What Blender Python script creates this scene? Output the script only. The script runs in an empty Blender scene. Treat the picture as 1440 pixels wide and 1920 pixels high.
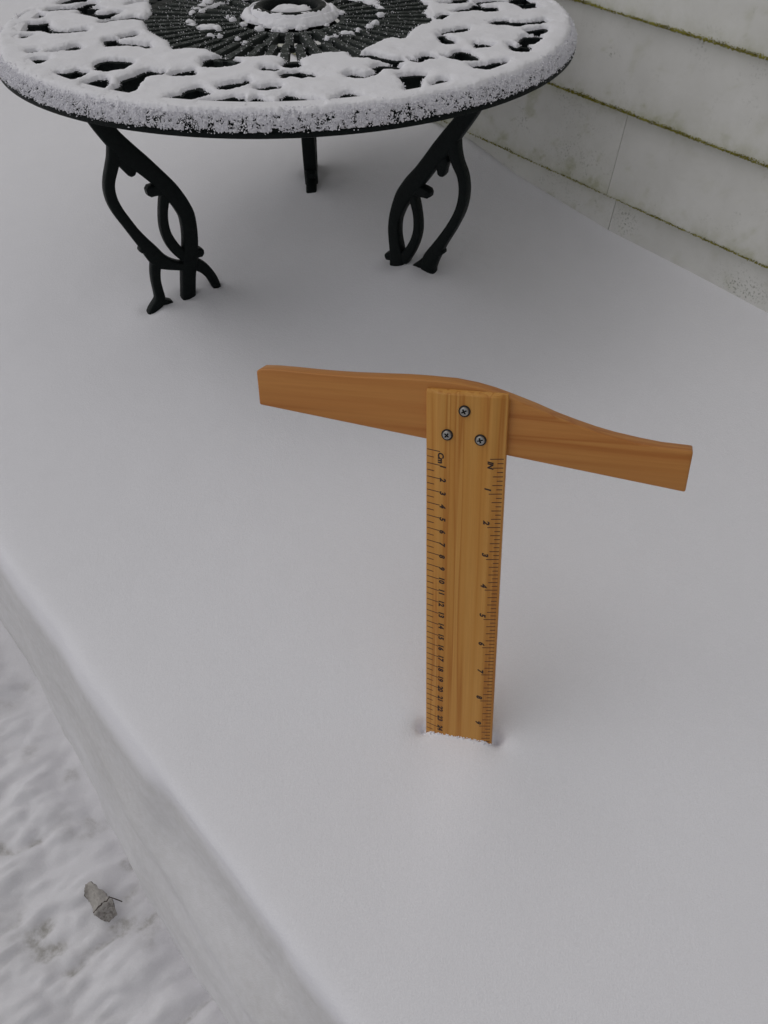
import bpy, bmesh, math, random
import numpy as np
from mathutils import Vector, Matrix

S = bpy.context.scene
COL = S.collection
CM = 0.01
R_ = math.radians
rng = np.random.default_rng(7)
random.seed(5)

# ------------------------------------------------------------------ camera
# (units below are centimetres, snow level of the bank is z = 0)
CAM = np.array([0.0, 0.0, 60.44])
camd = bpy.data.cameras.new('camera')
cam = bpy.data.objects.new('camera', camd)
COL.objects.link(cam)
camd.sensor_fit = 'VERTICAL'
camd.sensor_height = 24.0
camd.lens = 24.0 * 1442.0 / 1920.0
camd.clip_start = 0.02
camd.clip_end = 500
rot = Matrix(((0.99976060, 0.02188028, 0.0), (-0.01688571, 0.77154714, -0.63594801), (-0.01391472, 0.63579577, 0.77173190)))
# columns of the camera basis are the rows' transpose: world = rot @ cam
cam.matrix_world = Matrix.Translation(Vector(CAM) * CM) @ rot.to_4x4()
S.camera = cam

# ------------------------------------------------------------------ sky and sun (overcast)
SUN_EL, SUN_AZ = R_(56), R_(288)          # azimuth: direction the light comes from, clockwise from +Y
W = bpy.data.worlds.new('World')
S.world = W
W.use_nodes = True
nt = W.node_tree
bg = nt.nodes['Background']
sky = nt.nodes.new('ShaderNodeTexSky')
sky.sky_type = 'NISHITA'
sky.sun_disc = False
sky.sun_elevation = SUN_EL
sky.sun_rotation = SUN_AZ
sky.air_density = 1.0
sky.dust_density = 3.0
hsv = nt.nodes.new('ShaderNodeHueSaturation')
hsv.inputs['Saturation'].default_value = 0.14
nt.links.new(sky.outputs[0], hsv.inputs['Color'])
nt.links.new(hsv.outputs[0], bg.inputs['Color'])
bg.inputs['Strength'].default_value = 0.10
sd_ = bpy.data.lights.new('sun', 'SUN')
sun = bpy.data.objects.new('sun', sd_)
COL.objects.link(sun)
sd_.energy = 0.75
sd_.angle = R_(150)
sd_.color = (1.0, 0.97, 0.93)
dv = Vector((math.sin(SUN_AZ) * math.cos(SUN_EL), math.cos(SUN_AZ) * math.cos(SUN_EL), math.sin(SUN_EL)))
sun.rotation_euler = dv.to_track_quat('Z', 'Y').to_euler()
S.view_settings.view_transform = 'Standard'
S.view_settings.look = 'None'
S.view_settings.gamma = 1
S.view_settings.use_curve_mapping = False
S.view_settings.exposure = -0.54
S.cycles.max_bounces = 8
S.cycles.diffuse_bounces = 5

# ------------------------------------------------------------------ helpers
def mesh_np(name, V, F):
    """fast mesh from numpy verts (cm) and an int array of quads or tris (or a list of such arrays)"""
    me = bpy.data.meshes.new(name)
    V = np.asarray(V, dtype=np.float32) * CM
    Fs = F if isinstance(F, list) else [F]
    Fs = [np.asarray(f, dtype=np.int32) for f in Fs if len(f)]
    me.vertices.add(len(V)); me.vertices.foreach_set('co', V.ravel())
    nl = sum(f.size for f in Fs); npoly = sum(len(f) for f in Fs)
    me.loops.add(nl); me.loops.foreach_set('vertex_index', np.concatenate([f.ravel() for f in Fs]))
    me.polygons.add(npoly)
    st = []; o = 0
    for f in Fs:
        st.append(o + np.arange(len(f)) * f.shape[1]); o += f.size
    me.polygons.foreach_set('loop_start', np.concatenate(st).astype(np.int32))
    me.update(calc_edges=True); me.validate()
    return me

def shade(me, smooth=True, angle=None):
    me.polygons.foreach_set('use_smooth', np.full(len(me.polygons), smooth))
    if angle is not None:
        try:
            me.set_sharp_from_angle(angle=R_(angle))
        except Exception:
            pass

def link(name, me, mats, parent=None, matrix=None):
    o = bpy.data.objects.new(name, me)
    COL.objects.link(o)
    for m in (mats if isinstance(mats, (list, tuple)) else [mats]):
        if me and m and len(me.materials) < len(mats if isinstance(mats, (list, tuple)) else [mats]):
            me.materials.append(m)
    if parent: o.parent = parent
    if matrix is not None: o.matrix_world = matrix
    return o

def empty(name, label, cat, matrix=None, group=None):
    o = bpy.data.objects.new(name, None)
    o.empty_display_size = 0.05
    COL.objects.link(o)
    if matrix is not None: o.matrix_world = matrix
    o['label'] = label; o['category'] = cat
    if group: o['group'] = group
    return o

def hash2(ix, iy, seed):
    h = (ix.astype(np.int64) * 374761393 + iy.astype(np.int64) * 668265263 + seed * 982451653) & 0xFFFFFFFF
    h = ((h ^ (h >> 13)) * 1274126177) & 0xFFFFFFFF
    h = (h ^ (h >> 16)) & 0xFFFFFFFF
    return h / 4294967295.0

def vnoise(x, y, scale, seed):
    x = np.asarray(x) / scale + 1000.5; y = np.asarray(y) / scale + 1000.5
    ix = np.floor(x); iy = np.floor(y); fx = x - ix; fy = y - iy
    fx = fx * fx * fx * (fx * (fx * 6 - 15) + 10); fy = fy * fy * fy * (fy * (fy * 6 - 15) + 10)
    a = hash2(ix, iy, seed); b = hash2(ix + 1, iy, seed); c = hash2(ix, iy + 1, seed); d = hash2(ix + 1, iy + 1, seed)
    return (a * (1 - fx) + b * fx) * (1 - fy) + (c * (1 - fx) + d * fx) * fy - 0.5

def fbm(x, y, scale, seed, octv=3, gain=0.5):
    s = 0; a = 1.0; t = 0
    for i in range(octv):
        s = s + a * vnoise(x, y, scale / (2.03 ** i), seed + i * 17); t += a; a *= gain
    return s / t

def sstep(a, b, x):
    t = np.clip((x - a) / (b - a), 0, 1)
    return t * t * (3 - 2 * t)

def poly_sd(P, X, Y):
    """signed distance to polygon, positive outside"""
    P = np.asarray(P, float); Q = np.roll(P, -1, 0)
    d2 = np.full(X.shape, 1e9); ins = np.zeros(X.shape, bool)
    for (ax, ay), (bx, by) in zip(P, Q):
        ex, ey = bx - ax, by - ay
        t = np.clip(((X - ax) * ex + (Y - ay) * ey) / (ex * ex + ey * ey + 1e-12), 0, 1)
        d2 = np.minimum(d2, (X - ax - t * ex) ** 2 + (Y - ay - t * ey) ** 2)
        c = ((ay > Y) != (by > Y)) & (X < (bx - ax) * (Y - ay) / (by - ay + 1e-12) + ax)
        ins ^= c
    return np.where(ins, -1, 1) * np.sqrt(d2)

ICO_V, ICO_F = None, None
_bm = bmesh.new(); bmesh.ops.create_icosphere(_bm, subdivisions=1, radius=1.0)
ICO_V = np.array([v.co[:] for v in _bm.verts]); ICO_F = np.array([[v.index for v in f.verts] for f in _bm.faces]); _bm.free()

def grains(C, rad, squash=(0.6, 1.3), seed=1, jitter=0.25):
    """many small irregular crumbs at the points C (cm) with radii rad"""
    g = np.random.default_rng(seed); n = len(C)
    sc = g.uniform(squash[0], squash[1], (n, 1, 3)) * np.asarray(rad).reshape(n, 1, 1)
    V = ICO_V[None] * (1 + g.uniform(-jitter, jitter, (n, len(ICO_V), 1))) * sc
    a = g.uniform(0, 6.28, n); ca, sa = np.cos(a), np.sin(a)
    x = V[..., 0] * ca[:, None] - V[..., 1] * sa[:, None]; y = V[..., 0] * sa[:, None] + V[..., 1] * ca[:, None]
    V = np.stack([x, y, V[..., 2]], -1) + np.asarray(C)[:, None, :]
    F = ICO_F[None] + (np.arange(n) * len(ICO_V))[:, None, None]
    return V.reshape(-1, 3), F.reshape(-1, 3)

def join(parts):
    Vs, Fq, Ft, o = [], [], [], 0
    for V, F in parts:
        F = np.asarray(F)
        Vs.append(np.asarray(V)); (Fq if F.shape[1] == 4 else Ft).append(F + o); o += len(V)
    Fs = []
    if Fq: Fs.append(np.concatenate(Fq))
    if Ft: Fs.append(np.concatenate(Ft))
    return np.concatenate(Vs), Fs

def grid_faces(nu, nv, wrap=False):
    i = np.arange(nu if wrap else nu - 1)[:, None]; j = np.arange(nv - 1)[None]
    i2 = (i + 1) % nu
    return np.stack([i * nv + j, i2 * nv + j, i2 * nv + j + 1, i * nv + j + 1], -1).reshape(-1, 4)

def lathe(profile, n, a0=0.0, a1=2 * math.pi):
    pr = np.asarray(profile, float); wrap = abs(a1 - a0 - 2 * math.pi) < 1e-6
    a = a0 + (a1 - a0) * np.arange(n) / (n if wrap else n - 1)
    V = np.stack([np.cos(a)[:, None] * pr[None, :, 0], np.sin(a)[:, None] * pr[None, :, 0], np.broadcast_to(pr[None, :, 1], (n, len(pr)))], -1).reshape(-1, 3)
    return V, grid_faces(n, len(pr), wrap)

# ------------------------------------------------------------------ materials
def new_mat(name):
    m = bpy.data.materials.new(name); m.use_nodes = True
    return m, m.node_tree, m.node_tree.nodes['Principled BSDF']

def N(nt, t, **kw):
    n = nt.nodes.new(t)
    for k, v in kw.items():
        if k in n.inputs: n.inputs[k].default_value = v
        else: setattr(n, k, v)
    return n

def ramp(nt, fac, stops):
    r = nt.nodes.new('ShaderNodeValToRGB'); e = r.color_ramp.elements
    while len(e) < len(stops): e.new(0.5)
    for el, (p, c) in zip(e, stops):
        el.position = p; el.color = (c[0], c[1], c[2], 1) if hasattr(c, '__len__') else (c, c, c, 1)
    nt.links.new(fac, r.inputs[0]); return r.outputs['Color']

def mixc(nt, fac, a, b, mode='MIX'):
    m = nt.nodes.new('ShaderNodeMix'); m.data_type = 'RGBA'; m.blend_type = mode
    for i, v in ((0, fac), (6, a), (7, b)):
        if hasattr(v, 'is_output'): nt.links.new(v, m.inputs[i])
        elif i == 0: m.inputs[0].default_value = v
        else: m.inputs[i].default_value = (*v, 1)
    return m.outputs[2]

def noise(nt, scale, detail=3, rough=0.5, vec=None, dist=0.0):
    n = N(nt, 'ShaderNodeTexNoise', Scale=scale, Detail=detail, Roughness=rough, Distortion=dist)
    if vec is not None: nt.links.new(vec, n.inputs['Vector'])
    return n.outputs['Fac']

def coords(nt, scale=(1, 1, 1), kind='Object', loc=(0, 0, 0)):
    t = nt.nodes.new('ShaderNodeTexCoord'); mp = nt.nodes.new('ShaderNodeMapping')
    mp.inputs['Scale'].default_value = scale; mp.inputs['Location'].default_value = loc
    nt.links.new(t.outputs[kind], mp.inputs['Vector']); return mp.outputs['Vector']

def bump(nt, b, h, strength, dist):
    bn = N(nt, 'ShaderNodeBump', Strength=strength, Distance=dist)
    nt.links.new(h, bn.inputs['Height']); nt.links.new(bn.outputs[0], b.inputs['Normal'])

def add(nt, a, b, wa=1.0, wb=1.0):
    m1 = N(nt, 'ShaderNodeMath', operation='MULTIPLY'); m1.inputs[1].default_value = wa; nt.links.new(a, m1.inputs[0])
    m2 = N(nt, 'ShaderNodeMath', operation='MULTIPLY_ADD'); m2.inputs[1].default_value = wb; nt.links.new(b, m2.inputs[0]); nt.links.new(m1.outputs[0], m2.inputs[2])
    return m2.outputs[0]

SNOWC = (0.868, 0.862, 0.905)
def snow_material(name, dirt_shade=None, grain=1.0, tint=(1, 1, 1), blotch=0.25):
    m, nt, b = new_mat(name)
    SC = tuple(a * c for a, c in zip(SNOWC, tint))
    v = coords(nt)
    n1 = noise(nt, 900, 2, 0.6, v); n2 = noise(nt, 260, 3, 0.6, v); n3 = noise(nt, 35, 3, 0.5, v)
    base = ramp(nt, n1, [(0.25, tuple(c * 0.95 for c in SC)), (0.75, tuple(min(1, c * 1.03) for c in SC))])
    col = mixc(nt, ramp(nt, n3, [(0.35, 0.0), (0.7, 0.35)]), base, tuple(c * 0.965 for c in SC))
    if dirt_shade:
        a = nt.nodes.new('ShaderNodeAttribute'); a.attribute_name = 'dirt_shade'
        f = nt.nodes.new('ShaderNodeMath'); f.operation = 'MULTIPLY'
        nt.links.new(a.outputs['Fac'], f.inputs[0]); nt.links.new(ramp(nt, noise(nt, 120, 4, 0.65, v), [(0.35, blotch), (0.65, 1.0)]), f.inputs[1])
        col = mixc(nt, f.outputs[0], col, dirt_shade)
    nt.links.new(col, b.inputs['Base Color'])
    b.inputs['Roughness'].default_value = 0.85
    b.inputs['Specular IOR Level'].default_value = 0.2
    bump(nt, b, add(nt, n1, n2, 0.9, 0.8), 0.20 * grain, 0.0022)
    return m

M_SNOW = snow_material('snow')
M_BANK = snow_material('bank_snow', dirt_shade=(0.61, 0.60, 0.60), grain=1.1, blotch=0.75)  # greyer second colour is painted shade for the cut face
M_PATH = snow_material('trodden_snow', dirt_shade=(0.39, 0.375, 0.355), grain=1.6, tint=(0.88, 0.875, 0.865))

def metal_material():
    m, nt, b = new_mat('dark_green_cast_iron')
    v = coords(nt)
    n1 = noise(nt, 140, 4, 0.6, v)
    col = ramp(nt, n1, [(0.3, (0.003, 0.005, 0.0055)), (0.7, (0.007, 0.0105, 0.010))])
    nt.links.new(col, b.inputs['Base Color'])
    nt.links.new(ramp(nt, n1, [(0.3, 0.38), (0.7, 0.6)]), b.inputs['Roughness'])
    b.inputs['Specular IOR Level'].default_value = 0.12
    bump(nt, b, noise(nt, 300, 4, 0.65, v), 0.6, 0.0014)
    return m
M_METAL = metal_material()

def frosted_material():
    m, nt, b = new_mat('frosted_dark_metal')
    v = coords(nt)
    fine = noise(nt, 700, 4, 0.75, v); big = noise(nt, 130, 3, 0.6, v)
    g = nt.nodes.new('ShaderNodeNewGeometry'); sx = nt.nodes.new('ShaderNodeSeparateXYZ')
    nt.links.new(g.outputs['Normal'], sx.inputs[0])
    up = ramp(nt, sx.outputs['Z'], [(0.55, 0.0), (0.9, 1.0)])
    f = ramp(nt, add(nt, fine, big, 0.7, 0.4), [(0.55, 0.0), (0.72, 1.0)])
    mm = nt.nodes.new('ShaderNodeMath'); mm.operation = 'MULTIPLY'; nt.links.new(up, mm.inputs[0]); nt.links.new(f, mm.inputs[1])
    col = mixc(nt, mm.outputs[0], (0.006, 0.0115, 0.0095), (0.22, 0.24, 0.235))
    nt.links.new(col, b.inputs['Base Color']); b.inputs['Roughness'].default_value = 0.6
    b.inputs['Specular IOR Level'].default_value = 0.3
    bump(nt, b, f, 0.5, 0.001)
    return m
M_FROST = frosted_material()

def wood_material(name, tones, axis, rings):
    """pine: long growth lines along one axis of the object"""
    m, nt, b = new_mat(name)
    sc = [9, 9, 9]; sc[axis] = 0.35
    v = coords(nt, tuple(sc))
    warp = noise(nt, 1.6, 2, 0.5, v)
    sc2 = [rings, rings, rings]; sc2[axis] = rings * 0.022
    v2 = coords(nt, tuple(sc2), loc=(0.37, 0.61, 0.2))
    ad = nt.nodes.new('ShaderNodeVectorMath'); ad.operation = 'MULTIPLY_ADD'
    nt.links.new(v2, ad.inputs[0]); ad.inputs[1].default_value = (1, 1, 1)
    cb = nt.nodes.new('ShaderNodeCombineXYZ'); nt.links.new(warp, cb.inputs[0]); nt.links.new(warp, cb.inputs[1])
    sm = nt.nodes.new('ShaderNodeVectorMath'); sm.operation = 'SCALE'; sm.inputs['Scale'].default_value = 1.3; nt.links.new(cb.outputs[0], sm.inputs[0])
    nt.links.new(sm.outputs[0], ad.inputs[2])
    bands = noise(nt, 1.0, 2, 0.55, ad.outputs[0])
    col = ramp(nt, bands, [(0.30, tones[2]), (0.40, tones[0]), (0.52, tones[1]), (0.57, tones[2]), (0.63, tones[0]), (0.72, tones[1])])
    fs = [900, 900, 900]; fs[axis] = 22
    fib = noise(nt, 1.0, 3, 0.6, coords(nt, tuple(fs)))
    col = mixc(nt, ramp(nt, fib, [(0.35, 0.0), (0.75, 0.32)]), col, tuple(c * 0.72 for c in tones[1]))
    big = noise(nt, 14, 2, 0.5, coords(nt))
    col = mixc(nt, ramp(nt, big, [(0.4, 0.0), (0.7, 0.4)]), col, tones[1])
    nt.links.new(col, b.inputs['Base Color'])
    b.inputs['Roughness'].default_value = 0.42
    b.inputs['Specular IOR Level'].default_value = 0.35
    bump(nt, b, fib, 0.12, 0.0006)
    return m
M_BLADE = wood_material('pine_blade', [(0.61, 0.305, 0.072), (0.555, 0.252, 0.048), (0.44, 0.162, 0.024)], 1, 110)
M_HEAD = wood_material('pine_head', [(0.53, 0.232, 0.056), (0.485, 0.194, 0.044), (0.395, 0.135, 0.025)], 0, 75)

def simple(name, col, rough=0.5, metallic=0.0, spec=0.5):
    m, nt, b = new_mat(name)
    b.inputs['Base Color'].default_value = (*col, 1); b.inputs['Roughness'].default_value = rough
    b.inputs['Metallic'].default_value = metallic; b.inputs['Specular IOR Level'].default_value = spec
    return m, nt, b
M_INK = simple('brown_black_ink', (0.03, 0.012, 0.008), 0.6)[0]
M_INK2 = simple('brown_ink', (0.075, 0.026, 0.012), 0.6)[0]
M_SCREW, _nt, _b = simple('zinc_screw', (0.36, 0.355, 0.345), 0.34, 1.0)
bump(_nt, _b, noise(_nt, 900, 2, 0.5, coords(_nt)), 0.15, 0.0004)
M_WASH = simple('blackened_washer', (0.015, 0.014, 0.013), 0.5, 0.3)[0]

def siding_material():
    m, nt, b = new_mat('weathered_white_siding')
    v = coords(nt)
    fine = noise(nt, 60, 5, 0.7, v); mid = noise(nt, 16, 4, 0.6, v); big = noise(nt, 4.5, 3, 0.5, v)
    col = ramp(nt, mid, [(0.3, (0.66, 0.655, 0.625)), (0.7, (0.745, 0.74, 0.715))])
    # faint green algae, stronger along the drip edges
    a = nt.nodes.new('ShaderNodeAttribute'); a.attribute_name = 'algae'
    al = nt.nodes.new('ShaderNodeMath'); al.operation = 'MULTIPLY'
    nt.links.new(a.outputs['Fac'], al.inputs[0]); nt.links.new(ramp(nt, add(nt, fine, big, 0.5, 0.5), [(0.36, 0.0), (0.66, 1.0)]), al.inputs[1])
    col = mixc(nt, al.outputs[0], col, (0.30, 0.31, 0.13))
    # mildew: small dark specks gathered in patches
    sp = N(nt, 'ShaderNodeTexVoronoi', Scale=260.0); nt.links.new(v, sp.inputs['Vector'])
    spots = ramp(nt, add(nt, noise(nt, 330, 4, 0.75, v), sp.outputs['Distance'], 1.0, -0.22), [(0.42, 0.0), (0.56, 1.0)])
    patch = ramp(nt, add(nt, noise(nt, 22, 3, 0.6, v), big, 0.6, 0.4), [(0.55, 0.0), (0.68, 0.6)])
    a2 = nt.nodes.new('ShaderNodeAttribute'); a2.attribute_name = 'mildew'
    mm = N(nt, 'ShaderNodeMath', operation='MULTIPLY'); nt.links.new(spots, mm.inputs[0]); nt.links.new(patch, mm.inputs[1])
    m3 = N(nt, 'ShaderNodeMath', operation='MULTIPLY_ADD'); nt.links.new(a2.outputs['Fac'], m3.inputs[0]); nt.links.new(spots, m3.inputs[1]); nt.links.new(mm.outputs[0], m3.inputs[2])
    m3.use_clamp = True
    m4 = N(nt, 'ShaderNodeMath', operation='MULTIPLY'); m4.inputs[1].default_value = 0.65; nt.links.new(m3.outputs[0], m4.inputs[0])
    col = mixc(nt, m4.outputs[0], col, (0.13, 0.14, 0.09))
    nt.links.new(col, b.inputs['Base Color'])
    b.inputs['Roughness'].default_value = 0.55
    b.inputs['Specular IOR Level'].default_value = 0.3
    bump(nt, b, add(nt, fine, noise(nt, 400, 2, 0.5, v), 1.0, 0.3), 0.12, 0.001)
    return m
M_SIDING = siding_material()
M_MOSS, _nt, _b = new_mat('yellow_green_moss')
_nt.links.new(ramp(_nt, noise(_nt, 90, 4, 0.7, coords(_nt)), [(0.3, (0.09, 0.075, 0.014)), (0.5, (0.26, 0.24, 0.045)), (0.7, (0.44, 0.42, 0.11))]), _b.inputs['Base Color'])
_b.inputs['Roughness'].default_value = 0.95; _b.inputs['Specular IOR Level'].default_value = 0.1

# ------------------------------------------------------------------ ground, path and snow bank
P0 = np.array([33.1, 101.3])                        # foot of the house wall at the board joint
WD = np.array([0.66198, -0.74952]); WN = np.array([-0.74952, -0.66198])   # along the wall / away from it
def uv2xy(u, v): return P0[0] + u * WD[0] + v * WN[0], P0[1] + u * WD[1] + v * WN[1]
def xy2uv(x, y): return (x - P0[0]) * WD[0] + (y - P0[1]) * WD[1], (x - P0[0]) * WN[0] + (y - P0[1]) * WN[1]

def spaced(segs):
    out = []
    for a, b, st in segs:
        out.append(np.arange(a, b - 1e-6, st))
    return np.concatenate(out + [[segs[-1][1]]])

RULER = np.array([5.74, 25.36])                       # where the blade enters the snow
ru, rv = xy2uv(*RULER)
def gauss(x, y, cx, cy, s, k=1.0): return np.exp(-(((x - cx) / s) ** 2 + ((y - cy) / (s * k)) ** 2))

FEET = [(-25.4, 87.0, 1.6), (-29.7, 84.3, 1.4), (-21.8, 89.3, 1.4), (2.4, 88.8, 2.2), (6.8, 86.0, 2.2), (-10.0, 116.6, 1.8)]
def bank_height(x, y):
    u, v = xy2uv(x, y)
    z = 1.1 * fbm(x, y, 70, 3, 2) + 0.45 * fbm(x, y, 22, 9, 2) + 0.07 * fbm(x, y, 3.2, 21, 2)
    z = z * sstep(0, 30, np.hypot(x - RULER[0], y - RULER[1]))
    # drifted a little higher near the wall behind the table
    drift = np.interp(u, [-200, -60, -28, -18, 0, 14, 26, 60], [4.5, 4.5, 3.6, 1.7, 0.0, -0.3, -0.8, -1.0])
    z = z * sstep(2, 14, v) + drift * np.exp(-np.clip(v, 0, None) / 14.0)
    z += 3.9 * gauss(x, y, 6.8, 86.0, 12)
    z += 0.3 * gauss(x, y, -10, 116.6, 9)
    # dimple where the blade was pushed in (blade axis turned in plan)
    ca, sa = 0.954, -0.299
    dx, dy = x - RULER[0], y - RULER[1]
    a = dx * ca + dy * sa; b = -dx * sa + dy * ca
    # open slits beside both edges of the blade
    z += (0.90 + 0.55 * np.tanh(a / 3.0)) * np.exp(-(a / 9.0) ** 2 - (b / 11.0) ** 2)
    for s in (-1, 1):
        z -= (1.3 if s < 0 else 1.2) * np.exp(-((a - (-3.14 if s < 0 else 2.9)) / 0.42) ** 2 - ((b - (0.4 if s < 0 else 0.75)) / 0.55) ** 2)
        z -= 0.35 * np.exp(-((a - (-3.4 if s < 0 else 3.1)) / 1.0) ** 2 - ((b - 0.4) / 1.3) ** 2)
    for fx, fy, s in FEET:
        z += 0.35 * gauss(x, y, fx, fy, 5) - 0.5 * gauss(x, y, fx, fy, s * 0.8)
    return z

PATH_Z = -28.0
def edge_v(u):      # where the top of the bank starts to roll over
    e = 89.9 + 0.9 * fbm(u, u * 0, 26, 41, 3) + 0.7 * fbm(u, u * 0, 9, 47, 2)
    return e

# profile down the cut face: (offset outwards, depth) control points, s in 0..1
def face_profile(u, t):
    """t 0..1 from the crest to the foot; returns offset outward and z, rounded lip then steep cut"""
    foot = np.interp(u, [-200, -20, -8, 8, 20, 36, 120], [94.9, 94.9, 95.3, 97.2, 98.0, 98.2, 98.6]) + 0.9 * fbm(u, u * 0, 9, 55, 3)
    e = edge_v(u)
    span = foot - e
    off = span * (0.06 * (1 - (1 - np.clip(t * 8, 0, 1)) ** 2) + 0.94 * t ** 1.1)
    z = PATH_Z * t
    # ledges scraped by the shovel
    led = sstep(6, 22, u) * np.exp(-((t - 0.42 - 0.004 * (u - 20)) / 0.09) ** 2) * 1.7
    led += 0.9 * np.exp(-((t - 0.7) / 0.07) ** 2) * sstep(-0.05, 0.2, fbm(u, u * 0, 18, 77, 2))
    off = off + 0.42 * led
    chip = sstep(13, 20, u) * sstep(0.02, 0.16, fbm(u, u * 0, 16, 301, 2) + 0.12)
    off = off - chip * 0.7 * sstep(0.02, 0.09, t) * (1 - sstep(0.30, 0.52, t))
    under = 1.0 * sstep(0.86, 1.0, t) * (0.7 + fbm(u, u * 0, 4, 305, 3))
    off = off - under
    off = off + (1.25 * fbm(u * 0.30, t * 20, 8, 61, 3) + 0.22 * fbm(u * 0.35, t * 26, 2.2, 63, 3) + 0.10 * fbm(u * 0.7, t * 26, 1.0, 65, 2)) * sstep(0.03, 0.2, t)
    return e + off, z

us = spaced([(-420, -150, 6), (-150, -60, 1.2), (-60, ru - 8, 0.6), (ru - 8, ru + 8, 0.22), (ru + 8, 75, 0.6), (75, 250, 6)])
vt = spaced([(-3, rv - 8, 0.6), (rv - 8, rv + 8, 0.22), (rv + 8, 82, 0.5)])
UU, VV = np.meshgrid(us, vt, indexing='ij')
X, Y = uv2xy(UU, VV); Z = bank_height(X, Y)
# lip rows: from v = 82 to the crest, then the face
nl, nf = 22, 90
tl = np.linspace(0, 1, nl + 1)[1:]
E = edge_v(us)[:, None]
VL = 82 + (E - 82) * tl[None]; UL = np.broadcast_to(us[:, None], VL.shape)
XL, YL = uv2xy(UL, VL); ZL = bank_height(XL, YL) - 0.35 * tl[None] ** 4
tf = np.linspace(0, 1.06, nf + 1)[1:]
UF = np.broadcast_to(us[:, None], (len(us), nf)); TF = np.broadcast_to(tf[None], UF.shape)
VF, ZF = face_profile(UF, TF)
XF, YF = uv2xy(UF, VF); ZF = ZF + ZL[:, -1:]
GX = np.concatenate([X, XL, XF], 1); GY = np.concatenate([Y, YL, YF], 1); GZ = np.concatenate([Z, ZL, ZF], 1)
nu_, nv_ = GX.shape
# soften the roll-over at the crest
c0 = X.shape[1] + nl
wsm = (0.5 * (1 - 0.6 * sstep(14, 20, us) * (1 - 0.7 * sstep(30, 38, us))))[:, None]
for it in range(9):
    for A in (GX, GY, GZ):
        sl = slice(c0 - 14, c0 + 16)
        A[:, sl] = (1 - wsm) * A[:, sl] + 0.5 * wsm * (A[:, c0 - 15:c0 + 15] + A[:, c0 - 13:c0 + 17])
BV = np.stack([GX, GY, GZ], -1).reshape(-1, 3); BF = grid_faces(nu_, nv_)
BF = BF[:, ::-1]
# crumbs of snow stuck along the foot of the blade
g = np.random.default_rng(3); cr = []
for i in range(240):
    a = g.uniform(-2.9, 2.6); b = 0.10 - abs(g.normal(0, 0.09)) - 0.02 * abs(a)
    x = RULER[0] + a * 0.954 + b * 0.299; y = RULER[1] - a * 0.299 + b * 0.954
    cr.append((x, y))
cr = np.array(cr); crz = bank_height(cr[:, 0], cr[:, 1]) + g.uniform(-0.08, 0.10, len(cr))
gv, gf = grains(np.column_stack([cr, crz]), g.uniform(0.03, 0.10, len(cr)), seed=4)
V_, F_ = join([(BV, BF), (gv, gf)])
me = mesh_np('snow_bank', V_, F_); shade(me)
fd = np.zeros((nu_, nv_))                              # shade of the cut face, painted into the snow colour
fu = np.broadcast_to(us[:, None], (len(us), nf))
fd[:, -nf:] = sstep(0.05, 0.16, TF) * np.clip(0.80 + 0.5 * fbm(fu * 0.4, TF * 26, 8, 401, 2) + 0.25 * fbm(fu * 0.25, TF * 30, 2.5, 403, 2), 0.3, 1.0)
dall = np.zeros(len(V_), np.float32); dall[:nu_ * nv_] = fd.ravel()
at_ = me.attributes.new('dirt_shade', 'FLOAT', 'POINT'); at_.data.foreach_set('value', dall)
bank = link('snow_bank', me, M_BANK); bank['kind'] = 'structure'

# trodden path below, scraped by the shovel
us2 = spaced([(-420, -80, 8), (-80, -40, 1.0), (-40, 60, 0.35), (60, 250, 8)])
vs2 = spaced([(90, 140, 0.35), (140, 200, 1.2), (200, 700, 20)])
UU, VV = np.meshgrid(us2, vs2, indexing='ij'); X, Y = uv2xy(UU, VV)
near = sstep(92, 104, VV)
rip = fbm(UU * 1.0 + 0.05 * VV, VV * 0.42, 6.5, 101, 3)          # ridges running away from the bank
rip2 = fbm(UU * 1.2 + 0.15 * VV, VV * 0.55, 3.0, 105, 3)
lump = fbm(X, Y, 14, 111, 2)
Zp = PATH_Z - 1.6 + near * (6.0 * np.sqrt(rip ** 2 + 0.0012) + 3.2 * np.sqrt(rip2 ** 2 + 0.001) + 1.6 * lump) + 0.42 * fbm(X, Y, 1.5, 113, 3) * near
Zp -= 1.0 * np.exp(-((VV - 97.0) / 1.8) ** 2) * (0.4 + fbm(X, Y, 4, 117, 2))
dirt_shade = near * (1.0 * sstep(0.075, 0.02, np.abs(rip) + 0.3 * np.abs(rip2)) * sstep(-0.02, 0.14, fbm(X, Y, 8, 131, 2)) + 0.16 * sstep(0.12, 0.0, np.abs(rip)) + 0.10 * sstep(0, 0.4, fbm(X, Y, 12, 151, 2)))
dirt_shade += 0.75 * sstep(0.08, 0.3, fbm(X, Y, 3.0, 137, 3)) * np.exp(-((VV - 98.0) / 2.4) ** 2)
me = mesh_np('trodden_path', np.stack([X, Y, Zp], -1).reshape(-1, 3), grid_faces(*X.shape)[:, ::-1]); shade(me)
at_ = me.attributes.new('dirt_shade', 'FLOAT', 'POINT'); at_.data.foreach_set('value', np.clip(dirt_shade, 0, 1).astype(np.float32).ravel())
path = link('path', me, M_PATH); path['kind'] = 'structure'

# wide snow field under and around everything
gx = np.linspace(-6000, 6000, 61)
A, B = np.meshgrid(gx, gx, indexing='ij')
me = mesh_np('ground', np.stack([A, B, -42 + 10 * fbm(A, B, 900, 5, 2) * sstep(900, 1600, np.hypot(A, B))], -1).reshape(-1, 3), grid_faces(61, 61)[:, ::-1]); shade(me)
gr = link('ground', me, M_SNOW); gr['kind'] = 'structure'

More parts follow.
